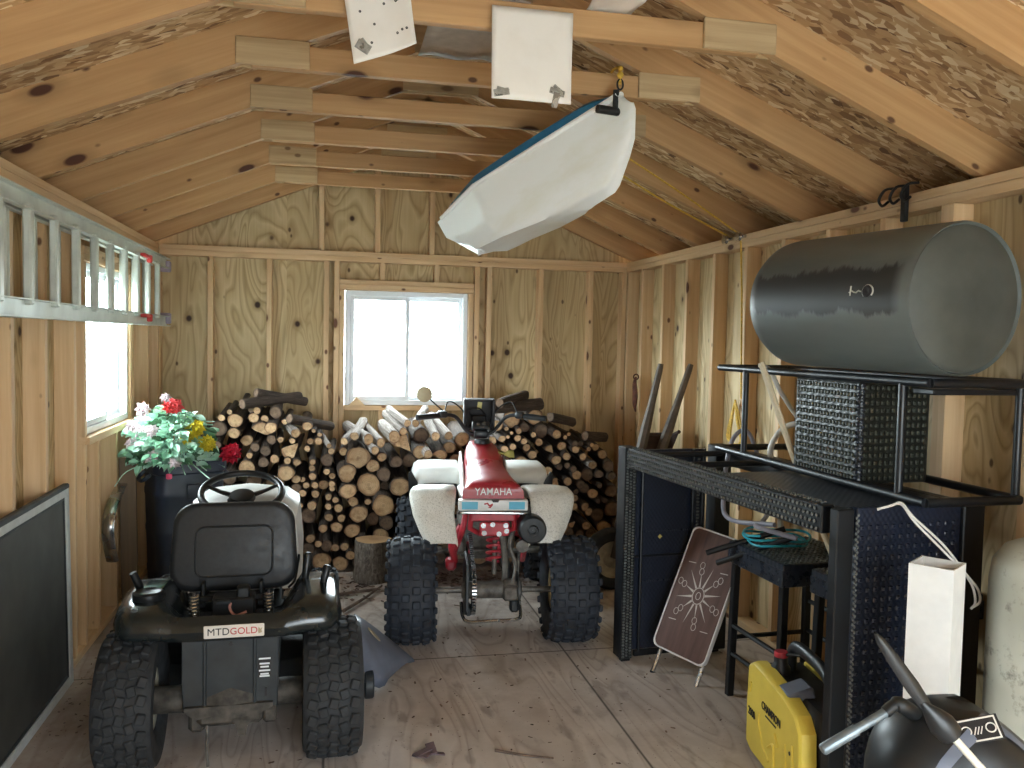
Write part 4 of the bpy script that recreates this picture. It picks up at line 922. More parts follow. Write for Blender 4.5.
tag(G().prism([(0, 0), (.12, .0), (.06, .06)], .05, Matrix(((1, 0, 0, 1.325), (0, 0, 1, 6.405), (0, 1, 0, 1.0985), (0, 0, 0, 1)))).done('wood_offcut', STUD, smooth=0), 'small triangular wood offcut lying on the back window sill', 'offcut')
# ------------------------------------------------------------------ left side
# aluminium extension ladder hung flat against the left wall
ld = thing('extension_ladder', 'aluminium extension ladder hung lengthways high on the left wall', 'ladder', (0, 0, 0))
def ladder_rail(x, z, y0, y1, parent, nm='rail'):
    g = G(); g.box((x, (y0 + y1) / 2, z), (.006, y1 - y0, .07), bev=.002)
    for s in (-1, 1): g.box((x + .014, (y0 + y1) / 2, z + s * .032), (.03, y1 - y0, .006), bev=.001)
    return g.done(nm, ALU, parent, smooth=0)
for sx, y0, y1 in ((.012, 2.4, 6.02), (.075, 2.2, 6.28)):
    for z in (1.69, 2.085): ladder_rail(sx, z, y0, y1, ld)
    k = 0
    while 2.55 + .305 * k < y1 - .1:
        y = 2.55 + .305 * k + (.0 if sx > .05 else -.06)
        g = G(); g.box((sx + .012, y, 1.8875), (.03, .042, .37), bev=.006); g.done('rung', ALU, ld, smooth=0); k += 1
REDL = plain('red_latch_plastic', srgb(196, 60, 58), .45)
for z in (1.71, 2.065):
    g = G(); g.box((.105, 5.45, z), (.03, .16, .02), bev=.004); g.box((.112, 5.53, z - .012), (.03, .035, .045), bev=.006); g.done('rung_lock', REDL, ld)
    g = G(); g.box((.07, 6.27, z), (.075, .05, .075), bev=.008); g.done('foot_pad', plain('lilac_rubber', srgb(170, 160, 176), .6), ld)

# dark panel in a metal frame leaning against the studs
FRM = plain('panel_frame_metal', srgb(196, 200, 198), .45, .1, vary=.08)
PANEL = plain('charcoal_panel', srgb(62, 62, 58), .62, vary=.12, scale=6)
lean = math.atan2(.016, .93)
pn = thing('framed_panel', 'large charcoal panel in a pale metal frame leaning on the left wall', 'panel', (.030, 4.17, .0), rot=(0, -lean, 0))
def pbox(g, y0, y1, z0, z1, x0, x1, bev=.003): return g.box(((x0 + x1) / 2, (y0 + y1) / 2, (z0 + z1) / 2), (x1 - x0, y1 - y0, z1 - z0), bev=bev)
PL, PH = 2.1, .90
g = G(); pbox(g, -.045, 0, 0, PH, -.012, .012); pbox(g, -PL, -PL + .045, 0, PH, -.012, .012); pbox(g, -PL + .045, -.045, 0, .04, -.012, .012); pbox(g, -PL + .045, -.045, PH - .035, PH, -.012, .012)
g.done('metal_frame', FRM, pn, smooth=0)
g = G(); pbox(g, -.06, -.045, .04, PH - .035, -.008, .006); pbox(g, -PL + .06, -.06, .04, .055, -.008, .006); pbox(g, -PL + .06, -.06, PH - .05, PH - .035, -.008, .006); g.done('inner_lip', DKMET, pn, smooth=0)
g = G(); pbox(g, -PL + .046, -.046, .041, PH - .036, -.006, .001, 0); g.done('panel_sheet', PANEL, pn, smooth=0)
g = G(); pbox(g, -PL, .004, PH - .004, PH + .02, -.016, .014, .006); g.done('top_rail', DKMET, pn, smooth=0)

# curved chrome strip
cs = bez([(.018, 5.50, .80), (.018, 5.278, .75), (.018, 4.994, .659), (.018, 4.905, .567), (.018, 4.925, .453), (.018, 5.0, .345)], 8)
cr = G().tube(cs, 0.032, 12, flat=.3).done('chrome_fender', CHROME); tag(cr, 'curved chrome strip leaning between bin and left wall', 'metal strip')
wb = G().box((0, 0, 0), (.9, .09, .022), bev=.003).done('weathered_board', lumber('old_board', srgb(118, 100, 80), srgb(146, 126, 102), srgb(70, 50, 36)), loc=(.05, 5.25, .44), rot=(0, PI / 2 - .06, PI / 2), smooth=0)
tag(wb, 'weathered grey board standing against the left wall behind the chrome strip', 'board')

# dark bin with artificial flowers
BIN = plain('blue_black_plastic', srgb(48, 56, 72), .42, vary=.16, scale=5, bump=.1)
bn = thing('storage_bin', 'tall blue-black plastic bin in the back left corner holding artificial flowers', 'bin', (.345, 5.30, 0), .42)
g = G(); rows = []
for z, s in ((0, .86), (.02, .88), (.2, .91), (.21, .925), (.24, .925), (.25, .91), (.44, .94), (.45, .955), (.48, .955), (.49, .94), (.66, .965), (.67, .985), (.70, .985), (.71, .965), (.80, .98), (.81, 1.04), (.865, 1.05), (.872, 1.02), (.86, .96), (.3, .9)):
    rows.append([Vector((x * s, y * s, z)) for x, y in rrect(.40, .36, .07, 5)])
g.grid(rows, True, cap0=True, cap1=True); g.done('bin_body', BIN, bn, smooth=30)
for s in (-1, 1):
    g = G(); g.tube(bez([(s * .205, -.07, .80), (s * .24, -.06, .77), (s * .245, 0, .76), (s * .24, .06, .77), (s * .205, .07, .80)]), .012, 8); g.done('bin_handle', BIN, bn)
g = G(); g.box((.03, -.185, .70), (.13, .018, .09), bev=.008, seg=2); g.done('grip_recess', BIN, bn)

LEAFM = NT('pale_leaf', .6); _v = LEAFM.coord('Object'); LEAFM.color(LEAFM.ramp(LEAFM.noise(_v, 9, 3), [(.3, srgb(138, 190, 158)), (.5, srgb(176, 216, 192)), (.72, srgb(214, 234, 222))])); LEAFM.b.inputs['Transmission Weight'].default_value = 0.0; LEAFM = LEAFM.m
LEAFD = plain('deep_leaf', srgb(78, 118, 84), .6, vary=.3)
PETR = plain('red_petal', srgb(204, 40, 66), .6, vary=.2, scale=30); PETC = plain('coral_petal', srgb(226, 92, 92), .6, vary=.2, scale=30)
PETY = plain('yellow_petal', srgb(222, 206, 62), .6, vary=.15, scale=30); PETW = plain('white_petal', srgb(238, 226, 228), .6, vary=.06, scale=30); PETP = plain('pink_centre', srgb(226, 84, 120), .6)
bq = thing('flower_bouquet', 'bunch of artificial flowers with pale green leaves spilling over the dark bin', 'artificial flowers', (.31, 5.22, .86))
q = random.Random(21)
def leaf(g, p, d, L, w, mi, up):
    d = Vector(d).normalized(); s = d.cross(Vector(up)).normalized(); n_ = s.cross(d); rows = []
    for t, ww, dr in ((0, .12, 0), (.25, .85, .04), (.5, 1, .05), (.78, .6, .0), (1, .04, -.08)):
        c = Vector(p) + d * L * t + n_ * dr * L
        rows.append([c - s * w * ww + n_ * .02, c, c + s * w * ww + n_ * .02])
    g.grid(rows, mi=mi)
g = G()
for k in range(330):
    a, e = q.uniform(0, 2 * PI), q.uniform(-.5, 1.45); R = q.uniform(.10, .25)
    c = Vector((-.02 + R * 1.02 * math.cos(a) * math.cos(e), -.02 + .19 * math.sin(a) * math.cos(e) * R / .22, .07 + R * .95 * math.sin(e)))
    c.x = max(c.x, -.21)
    d = Vector((math.cos(a) + q.uniform(-.6, .6), math.sin(a) + q.uniform(-.6, .6) - .3, q.uniform(-.7, .6)))
    leaf(g, c, d, q.uniform(.05, .085), q.uniform(.018, .03), 0 if q.random() < .8 else 1, (q.uniform(-.4, .4), q.uniform(-1, -.1), 1))
tag(g.done('foliage', [LEAFM, LEAFD], bq, smooth=60), kind='stuff')
g = G()
for k in range(36):
    a = q.uniform(0, 2 * PI); e = Vector((.24 * math.cos(a), .2 * math.sin(a) - .03, q.uniform(-.06, .26)))
    g.tube(bez([(q.uniform(-.05, .05), q.uniform(-.05, .05), -.2), (e.x * .4, e.y * .4, e.z * .7 + .04), e], 4), .003, 5)
g.tube(bez([(.05, -.08, .06), (.14, -.2, -.0), (.22, -.25, -.06)], 4), .0035, 5); g.tube(bez([(-.1, -.1, .02), (-.22, -.2, -.02), (-.28, -.22, -.1)], 4), .003, 5)
g.done('stems', LEAFM, bq)
def bloom(nm, p, R, mat, cmat, petals=14, ruff=.5, face=(0.1, -1, .35)):
    g = G(); Z = Vector(face).normalized(); X = Z.orthogonal().normalized(); Y = Z.cross(X); P = Vector(p)
    for ring, (rf, tilt, cnt) in enumerate(((1.0, .25, petals), (.74, .7, petals - 3), (.45, 1.1, max(5, petals - 7)))):
        for k in range(cnt):
            a = 2 * PI * (k + .5 * ring) / cnt + q.uniform(-.1, .1); d = (X * math.cos(a) + Y * math.sin(a)) * math.cos(tilt) + Z * math.sin(tilt) * (.6 + .3 * q.random())
            leaf(g, P + Z * .004 * ring, d, R * rf * q.uniform(.85, 1.1), R * .34, 0, Z + X * q.uniform(-ruff, ruff) * .4)
    o = g.done(nm, mat, bq, smooth=60); o['label'] = nm.replace('_', ' ') + ' of the bunch'
    G().ball(P + Z * .016, (R * .22,) * 3, seg=10, rings=6).done('flower_centre', cmat, o)
bloom('red_flower', (.315, -.07, .055), .068, PETR, LEAFD)
bloom('coral_flower', (.0, -.08, .325), .062, PETC, PETC, face=(.25, -1, .4))
bloom('pink_eyed_flower', (-.155, -.1, .31), .052, PETW, PETP, 8)
bloom('yellow_flower', (.13, -.12, .20), .058, PETY, PETY)
bloom('yellow_flower', (.19, -.13, .12), .056, PETY, PETY, face=(.3, -1, .2))
bloom('yellow_flower', (.09, -.12, .16), .05, PETY, PETY, face=(-.2, -1, .3))
bloom('white_flower', (-.16, -.14, .19), .048, PETW, PETP, 9)
bloom('white_flower', (-.10, -.17, .05), .045, PETW, PETW, 9)
bloom('white_flower', (-.21, -.12, .12), .042, PETW, PETW, 9)
bloom('white_flower', (-.09, -.19, .20), .044, PETW, PETW, 9)
bloom('white_flower', (.03, -.19, .02), .04, PETW, PETW, 8)
bloom('white_flower', (-.03, -.13, .38), .036, PETW, PETW, 8)
bloom('pale_pink_flower', (-.21, -.1, .22), .045, PETW, PETP, 8)
G().grid([[Vector((.0 + .016 * u, -.215 + .006 * abs(u), -.05 + .018 * v * (1 - .3 * abs(u)))) for u in (-1, -.4, .4, 1)] for v in (-1, 0, 1)]).done('fallen_petal', PETP, bq)
# ------------------------------------------------------------------ hanging from the trusses
SHEET = NT('white_card', .55); _v = SHEET.coord('Object'); SHEET.color(SHEET.mix(SHEET.ramp(SHEET.noise(_v, 6, 4), [(.5, 0.0), (.75, .3)]), srgb(232, 228, 222), srgb(206, 196, 184))); SHEET = SHEET.m
TAPE = plain('silver_tape', srgb(168, 168, 164), .3, .6, vary=.2, scale=40)
YF = 2.7356 - .036
def hung(name, label, corners, bow, holes, tapes):
    """sheet from its four corners (top-left, top-right, bottom-right, bottom-left), x and z, hung on the front of a tie"""
    t = thing(name, label, 'sheet', (0, YF, 0), group='white sheets on the second truss')
    tl, tr, br, bl = [Vector((x, 0, z)) for x, z in corners]; rows = []; N = 14
    for i in range(N + 1):
        v = i / N; rows.append([])
        for k in range(N + 1):
            u = k / N; p = tl.lerp(tr, u).lerp(bl.lerp(br, u), v)
            p.y = -.004 - bow(u, v); p.z += .012 * math.sin(u * 5.5) * v * (1 if bow(.9, 1) > .03 else .05); rows[-1].append(p)
    o = G().grid(rows).done('sheet', SHEET, t, smooth=60); m = o.modifiers.new('t', 'SOLIDIFY'); m.thickness = .003
    def pos(u, v):
        p = tl.lerp(tr, u).lerp(bl.lerp(br, u), v); p.y = -.004 - bow(u, v) - .003; return p
    if holes:
        q = random.Random(4)
        for k in range(holes):
            p = pos(q.uniform(.15, .95), q.uniform(.05, .85))
            G().lathe([(.004, 0), (.004, .0015), (.001, .0015)], 8, Matrix.Translation(p) @ Matrix.Rotation(PI / 2, 4, 'X')).done('tack_hole', INKB, t)
    for u, v, w, h, rz in tapes:
        g = G(); p = pos(u, v); g.box(p, (w, .003, h), (0, rz, 0), bev=.001); g.box(p + Vector((.004, -.002, .008)), (w * .8, .003, h * .5), (0, rz + .4, 0)); g.done('tape', TAPE, t, smooth=0)
    return t
hung('hanging_sheet', 'curling white sheet dotted with tack holes, hanging left of the square one', [(1.20, 2.685), (1.405, 2.685), (1.424, 2.512), (1.238, 2.44)], lambda u, v: .05 * v * v * (u - .4) ** 2 + .035 * max(0, u - .6) * v, 13, [(.18, .82, .045, .03, .5)])
hung('hanging_sheet', 'square plain white sheet hanging from the tie above the boat', [(1.664, 2.662), (1.930, 2.662), (1.927, 2.372), (1.667, 2.372)], lambda u, v: .006 * v * v, 0, [(.12, .93, .05, .022, -.2), (.82, .88, .05, .02, .25), (.80, .97, .02, .05, .2)])
def lying(name, label, mat, x0, x1, y0, y1, z, tilt=0.0):
    g = G(); rows = []
    for i in range(7):
        v = i / 6; rows.append([(lerp(x0, x1, k / 6), lerp(y0, y1, v), z + .006 * math.sin(k * 1.7 + i) + tilt * v) for k in range(7)])
    o = g.grid(rows).done(name, mat, smooth=60); m = o.modifiers.new('t', 'SOLIDIFY'); m.thickness = .004; return tag(o, label, 'sheet')
lying('lying_sheet', 'white crumpled sheet lying on the collar tie at the top edge of the photo', SHEET, 1.99, 2.15, 2.60, 2.80, 2.705)
lying('lying_sheet', 'grey sheet lying across two collar ties, its edge showing left of the square white sheet', plain('grey_card', srgb(170, 160, 148), .6), 1.50, 1.80, 2.74, 3.36, 2.705)

# the white hulled boat, bow up towards the camera
HULL = NT('hull_white', .3); _v = HULL.coord('Object'); HULL.color(HULL.mix(HULL.ramp(HULL.noise(HULL.coord('Object', (1.2, 7, 7)), 1.0, 5, .6), [(.52, 0.0), (.75, .5)]), srgb(244, 246, 244), srgb(222, 220, 198))); HULL = HULL.m
DECKB = plain('blue_deck', srgb(46, 116, 158), .35, vary=.08)
bow_p = Vector((2.285, 3.25, 2.585)); ax = Vector((-.35, .886, -.305)).normalized()
ROLLK = -.223
yv0 = Vector((0, 0, 1)).cross(ax).normalized(); zv0 = ax.cross(yv0)
yv = yv0 * math.cos(ROLLK) + zv0 * math.sin(ROLLK); zv = -yv0 * math.sin(ROLLK) + zv0 * math.cos(ROLLK)
KM = Matrix((ax, yv, zv)).transposed().to_4x4(); KM.translation = bow_p           # local x: bow -> stern, y: port side, z: deck up
kb = thing('small_boat', 'small white hulled boat with a blue deck hanging bow up from the rafters', 'boat', (0, 0, 0)); kb.matrix_world = KM
KL = 1.14
def half(s): return .236 * min(1, (s / .68) ** .95) * (1 - .14 * max(0, s - .68) / .32) if s > 0 else .0
def keel(s): return -(.06 + .24 * min(1, (s / .16)) ** .6 * (1 - .42 * max(0, s - .4) / .6))
rows = []
for i in range(29):
    s = i / 28; b = max(.012, half(s)); kd = keel(s); x = s * KL; sec = []
    for k in range(17):
        u = k / 16 * 2 - 1; au = abs(u)
        yy = b * math.copysign(min(1.0, math.sin(min(au, 1) * PI / 2) ** .85), u)
        prof = (1 - au ** 3.6)
        zz = kd * prof ** .8
        zz += -.018 * math.exp(-((au - .48) / .09) ** 2) * min(1, s * 2) * (1 if s > .45 else .4)      # strakes
        zz += -.03 * math.exp(-(u / .10) ** 2) * (1 - s) - .028 * math.exp(-((au - .24) / .07) ** 2) * max(0, s - .55) / .45                                               # keel ridge near the bow
        xx = x - .05 * (1 - au ** 2) * (1 if s < .12 else 0) * (1 - s / .12)
        if s > .9: xx += (s - .9) / .1 * (.075 * math.cos(u * PI * 2.0) - .03)                          # scalloped stern
        sec.append((xx, yy, zz))
    rows.append(sec)
hl = G().grid(rows, cap1=True).done('hull', HULL, kb, smooth=50)
rows2 = []
for i in range(29):
    s = i / 28; b = max(.012, half(s)) * .985; x = s * KL; crown = .062 * min(1, s / .12, (1.03 - s) / .1) * (.55 + .45 * math.sin(PI * s))
    rows2.append([(x, b * u, .004 + crown * (1 - abs(u) ** 14) - (.09 * (1 if .38 < s < .72 and abs(u) < .6 else 0))) for u in (-1, -.97, -.9, -.62, -.3, 0, .3, .62, .9, .97, 1)])
G().grid(rows2, cap1=True).done('deck', DECKB, kb, smooth=40)
edge = [Vector((i / 28 * KL, max(.012, half(i / 28)), .002)) for i in range(29)]
G().tube(edge, .011, 8).done('gunwale', HULL, kb); G().tube([Vector((p.x, -p.y, p.z)) for p in edge], .011, 8).done('gunwale', HULL, kb)
g = G(); g.tube([(.05, .095, -.03), (.02, -.045, -.075)], .017, 10); g.tube([(.03, .02, -.045), (.0, .01, .02)], .012, 8); g.done('carry_handle', BLKP, kb)
ROPE = plain('yellow_rope', srgb(212, 172, 66), .7, vary=.2, scale=80)
rp_ = G().tube(bez([bow_p + Vector((0, .0, .04)), bow_p + Vector((.0, .01, .10)), (2.28, 3.30, 2.70), (2.28, 3.345, 2.70)], 6), .006, 8); rp_.ball(bow_p + Vector((0, .0, .075)), .013); rp_.ball(bow_p + Vector((0, .0, .1)), .011)
ro = rp_.done('bow_rope', ROPE); tag(ro, 'short knotted yellow rope tying the boat bow up to a collar tie', 'rope')
g = G(); g.tube([bow_p + Vector((.012 * math.cos(t), 0, .038 + .02 * math.sin(t))) for t in [2 * PI * k / 14 for k in range(14)]], .004, 6, closed=True); g.done('hook', BLKP, ro)
tag(G().tube(bez([(2.70, 4.545, 2.68), (3.1, 4.53, 2.455), (3.46, 4.52, 2.24)], 6), .005, 6).done('hoist_rope', ROPE), 'upper of two yellow ropes slanting from a rafter down to the right wall plate', 'rope')
tag(G().tube(bez([(2.63, 4.545, 2.60), (3.05, 4.61, 2.41), (3.46, 4.66, 2.245)], 6), .005, 6).done('hoist_rope', ROPE), 'lower of two yellow ropes slanting from a rafter down to the right wall plate', 'rope')
tag(G().tube([(3.462, 4.50, 2.2), (3.464, 4.47, 1.9), (3.466, 4.44, 1.3)], .005, 6).done('rope_tail', ROPE), 'thin yellow rope hanging straight down the right wall studs', 'rope')
pb = thing('pulley_bracket', 'small metal pulley bracket on the right wall plate where the yellow ropes end', 'pulley', (3.462, 4.58, 2.222))
g = G(); g.box((-.0, 0, 0), (.02, .26, .018), bev=.003)
pl = g.done('bracket_plate', CHROME, pb)
for y in (-.09, .075): G().lathe([(.016, -.012), (.026, -.01), (.02, 0), (.026, .01), (.016, .012)], 18, Matrix.Translation((-.022, y, 0)) @ AXX, caps=True).done('pulley_wheel', CHROME, pb)
hk = G(); hk.box((3.470, 3.10, 2.20), (.02, .03, .15), bev=.003)
for k in range(3): hk.tube(bez([(3.47, 3.02 + .07 * k, 2.27), (3.42, 3.02 + .07 * k, 2.26), (3.40, 3.03 + .07 * k, 2.22), (3.43, 3.05 + .07 * k, 2.20), (3.465, 3.06 + .07 * k, 2.22)], 5), .006, 6)
tag(hk.done('wire_hook', BLKP), 'dark wire hook on the right wall plate above the big steel tank', 'hook')
yr = G(); q = random.Random(9)
for k in range(3):
    yr.tube(bez([(3.46, 4.50, 1.29), (3.455, 4.46 - .03 * k + q.uniform(-.02, .02), 1.17), (3.45, 4.40 - .01 * k, 1.06 + q.uniform(-.02, .03)), (3.45, 4.52 + .02 * k, 1.06 + q.uniform(-.02, .02)), (3.455, 4.52 + .01 * k, 1.18), (3.46, 4.50, 1.28)], 6), .006, 6)
tag(yr.done('rope_bundle', ROPE), 'looped yellow rope bundle hanging low on a right wall stud', 'rope')
RUST = plain('rusty_steel', srgb(92, 52, 38), .85, .2, vary=.4, scale=30, bump=.3)
rt = G(); rt.tube(bez([(3.44, 6.06, 1.35), (3.43, 6.06, 1.30), (3.425, 6.03, 1.22), (3.43, 6.05, 1.14), (3.45, 6.08, 1.09)], 6), [.012 + .02 * math.sin(PI * k / 24) for k in range(25)], 8, flat=.5)
rt.tube([(3.44 + .02 * math.cos(t), 6.06, 1.35 + .02 * math.sin(t)) for t in [2 * PI * k / 12 for k in range(12)]], .005, 6, closed=True)
tag(rt.done('hanging_tool', RUST), 'rusty brown tool hanging on the right wall near the back corner', 'tool')
# ------------------------------------------------------------------ right side
def wicker(name, u, v, col=srgb(30, 38, 56), su=150, sv=110):
    """glossy black plaited resin: over and under strands in u and v"""
    n = NT(name, .34, 0, .6)
    tc = n.n('ShaderNodeTexCoord'); sp = n.n('ShaderNodeSeparateXYZ'); n.l(tc.outputs['Object'], sp.inputs[0])
    a = n.math('SINE', n.math('MULTIPLY', sp.outputs[u], su * 2)); b = n.math('SINE', n.math('MULTIPLY', sp.outputs[v], sv * 2))
    h = n.math('MULTIPLY', n.math('ADD', n.math('MULTIPLY', a, b), 1.0), .5)
    n.color(n.mix(h, tuple(c * .5 for c in col), col)); n.bump(h, .35, .004); return n.m
WKX = wicker('wicker_front', 'X', 'Z'); WKY = wicker('wicker_side', 'Y', 'Z'); WKT = wicker('wicker_top', 'X', 'Y', srgb(44, 50, 62), 110, 110)
TUB = plain('black_tube_steel', srgb(22, 24, 28), .38, .1, vary=.15)
WKB = plain('braid_black', srgb(40, 45, 56), .3, vary=.3, scale=60, spec=.7)
def braid(g, a, b, w, rows, n, out, side, size=(.6, .55), mi=0, r=.006):
    """raised plait: staggered strand humps along a->b, `rows` across the width w"""
    a, b, out, side = Vector(a), Vector(b), Vector(out).normalized(), Vector(side).normalized(); d = b - a; x = d.normalized()
    R = Matrix((x, side, out)).transposed()
    for k in range(n):
        for j in range(rows):
            p = a + d * ((k + .5 + (.5 if j % 2 else 0)) / (n + .5)) + side * ((j + .5) / rows - .5) * w
            g.box(p + out * r * .4, (d.length / n * size[0], w / rows * size[1], r), R, bev=r * .4)
BR = thing('bar_table', 'long black wicker bar table frame without its top along the right wall', 'table', (2.758, 2.40, 0), .094)
BL_, BW, BH = 1.66, .60, 1.09
WKG = plain('wicker_glint', srgb(96, 100, 98), .3, vary=.3, scale=60, spec=.8)  # paler grey paints the glints of the black weave into its strands
# corner posts
for x in (0, BW):
    for y in (0, BL_):
        g = G(); g.box((x + (.0325 if x == 0 else -.045), y + (.02 if y == 0 else -.045), BH / 2 + .012), (.065 if x == 0 else .09, .04 if y == 0 else .09, BH - .024), bev=.004)
        g.box((x + (.045 if x == 0 else -.045), y + (.02 if y == 0 else -.045), .008), (.05, .03, .016), bev=.003)
        po = g.done('corner_post', TUB, BR, smooth=0)
# near end: full plaited panel
g = G(); g.box((BW / 2, .03, .56), (BW - .18, .03, 1.06), mi=0, bev=.003); ne = g.done('end_panel', WKX, BR, smooth=0)
g = G()
for k in range(13): braid(g, (.105 + .031 * k, .0145, .08), (.105 + .031 * k, .0145, 1.06), .02, 1, 28, (0, -1, 0), (1, 0, 0), (.45, .8), r=.008)
g.done('plait', WKX, ne, smooth=0)
g = G(); braid(g, (.072, -.002, .03), (.072, -.002, 1.08), .016, 2, 60, (0, -1, 0), (1, 0, 0), (.7, .9), r=.009); g.done('braid_edge', WKG, ne, smooth=0)
# far end: recessed panel with thin rails, seen from inside
g = G(); g.box((BW / 2 - .02, BL_ - .03, .56), (BW - .2, .025, 1.02), bev=.003); fe = g.done('end_panel', WKX, BR, smooth=0)
g = G()
for z in (.53,): g.box((BW / 2 - .03, BL_ - .047, z), (BW - .2, .012, .012), bev=.003)
for x in (.115, .40, .455): g.tube([(x, BL_ - .055, .04), (x, BL_ - .055, 1.07)], .008, 8)
g.box((BW / 2, BL_ - .05, .035), (BW - .18, .02, .03), bev=.003)
g.done('panel_rail', TUB, fe)
g = G(); braid(g, (.03, BL_ - .092, .03), (.03, BL_ - .092, 1.08), .055, 3, 70, (0, -1, 0), (1, 0, 0), (.7, .75), r=.008); g.done('braid_edge', WKG, fe, smooth=0)
g = G(); braid(g, (.425, BL_ - .062, .05), (.425, BL_ - .062, 1.07), .02, 1, 60, (0, -1, 0), (1, 0, 0), (.6, .8), r=.008); g.done('braid_edge', WKG, fe, smooth=0)
g = G()
for z in (.655, .40): braid(g, (.12, BL_ - .044, z), (.40, BL_ - .044, z), .012, 1, 26, (0, -1, 0), (0, 0, 1), (.5, .8), r=.004)
g.done('panel_seam', WKB, fe, smooth=0)
G().box((.225, BL_ - .0445, .625), (.017, .002, .017), (0, .78, 0)).done('yellow_sticker', YELS, fe, smooth=0)
# aprons
g = G(); g.box((.035, BL_ / 2, 1.04), (.05, BL_ - .18, .095), bev=.004); fa = g.done('front_apron', TUB, BR, smooth=0)
g = G(); braid(g, (.009, .10, 1.04), (.009, BL_ - .10, 1.04), .088, 4, 62, (-1, 0, 0), (0, 0, 1), (.42, .6), r=.009); braid(g, (.035, .10, 1.0885), (.035, BL_ - .10, 1.0885), .04, 2, 62, (0, 0, 1), (1, 0, 0), (.42, .6), r=.008)
g.done('plait', WKG, fa, smooth=0)
g = G(); g.box((BW - .035, BL_ / 2, 1.04), (.05, BL_ - .18, .09), bev=.004); g.done('back_apron', TUB, BR, smooth=0)
for y in (.62, 1.16, 1.5): G().tube([(.05, y, 1.06), (BW - .05, y, 1.06)], .014, 10).done('cross_tube', TUB, BR)
G().tube([(.1, BL_ - .12, 1.0), (.32, .9, 1.0), (BW - .08, .35, 1.0)], .012, 8).done('cross_tube', TUB, BR)

G().box((BW / 2, .42, 1.07), (BW - .12, .74, .03), bev=.004).done('top_panel', WKT, BR, smooth=0)
# coffee table frame on top of the bar
CT = thing('coffee_table', 'low black tube and wicker table frame standing on the bar under the steel tank', 'table', (3.065, 2.44, 1.092), .03)
CL, CW, CH = 1.37, .37, .405
g = G(); r_ = .016
def loop(g, z, x0, x1, y0, y1): g.tube([(x0, y0, z), (x0, y1, z)], r_, 10); g.tube([(x1, y0, z), (x1, y1, z)], r_, 10); g.tube([(x0, y0, z), (x1, y0, z)], r_, 10); g.tube([(x0, y1, z), (x1, y1, z)], r_, 10)
loop(g, CH, 0, CW, -.05, CL); top_ = g.done('top_frame', TUB, CT)
g = G(); loop(g, r_, 0, CW, -.05, CL); g.done('base_frame', TUB, CT)
for x, y in ((0, .08), (CW, -.03), (0, 1.12), (CW, 1.12)): G().tube([(x, y, .01), (x, y, CH)], .014, 10).done('leg', TUB, CT)
G().box((.20, .02, CH - .03), (.34, .10, .02), bev=.004).done('cross_plate', TUB, CT)
WK2 = wicker('wicker_box', 'Y', 'Z', srgb(36, 38, 34), 70, 105)
g = G(); g.box((.15, .51, .205), (.30, .42, .375), bev=.012, seg=2); bx = g.done('wicker_box', [WK2], CT, smooth=0)
g = G()
for k in range(13): braid(g, (-.003, .315, .04 + .0275 * k), (-.003, .705, .04 + .0275 * k), .022, 1, 19, (-1, 0, 0), (0, 0, 1), (.62, .8), r=.009)
g.done('plait', plain('wicker_olive', srgb(54, 58, 50), .4, vary=.3, scale=50), bx, smooth=0); g = G()
for k in range(13): braid(g, (.012, .297, .04 + .0275 * k), (.29, .297, .04 + .0275 * k), .022, 1, 12, (0, -1, 0), (0, 0, 1), (.62, .8), r=.009)
g.done('plait', MATS['wicker_olive'], bx, smooth=0)
g = G(); braid(g, (.0, .297, .03), (.0, .297, .39), .03, 2, 16, (-.7, -.7, 0), (.7, -.7, 0), (.7, .9), r=.012); g.done('corner_braid', WKB, bx, smooth=0)

# big steel tank lying on the table
def tank_mat():
    n = NT('tank_steel', .45, .1)
    tc = n.n('ShaderNodeTexCoord'); sp = n.n('ShaderNodeSeparateXYZ'); n.l(tc.outputs['Object'], sp.inputs[0])
    b = n.noise(n.coord('Object', (6, 6, 2)), 1.0, 5)
    c = n.ramp(b, [(.3, srgb(84, 90, 88)), (.7, srgb(102, 108, 105))])
    # a worn dark band where the jacket was strapped, edges ragged
    ang = n.math('ARCTAN2', sp.outputs['Y'], sp.outputs['X'])
    rag = n.math('ADD', ang, n.math('MULTIPLY', n.math('SUBTRACT', n.noise(n.coord('Object', (3, 3, 16)), 1.0, 5, .7), .5), .5))
    d = n.math('ABSOLUTE', n.math('SUBTRACT', rag, TANK_BAND))
    band = n.ramp(d, [(.27, 1.0), (.33, 0.0)])
    ends = n.ramp(n.math('ABSOLUTE', n.math('SUBTRACT', sp.outputs['Z'], .40)), [(.33, 1.0), (.37, 0.0)])
    c = n.mix(n.math('MULTIPLY', n.math('MULTIPLY', band, ends), .92), c, srgb(34, 32, 30))
    n.color(c); n.bump(b, .15, .004); return n.m
TANK_BAND = .10
TANKM = tank_mat()
ta, tb_ = Vector((3.11, 2.30, 1.765)), Vector((2.985, 3.06, 1.775)); td = (tb_ - ta); TLn = td.length
zx = td.normalized(); sx_ = Vector((0, 0, 1)).cross(zx).normalized()          # local X looks into the room, local Y up, local Z along the tank
TM = Matrix((sx_, zx.cross(sx_), zx)).transposed().to_4x4(); TM.translation = ta
tk = thing('steel_tank', 'big grey steel tank lying on its side on top of the black frames', 'tank'); tk.matrix_world = TM
TR_ = .243
G().lathe([(.001, -.012), (TR_ * .5, -.010), (TR_ * .86, -.002), (TR_ * .955, .012), (TR_ * .985, .0), (TR_, .012), (TR_ * .998, .05), (TR_, .07), (TR_, TLn - .05), (TR_ * .985, TLn - .02), (TR_ * .9, TLn + .02), (TR_ * .6, TLn + .05), (.001, TLn + .06)], 64).done('tank_shell', TANKM, tk, smooth=35)
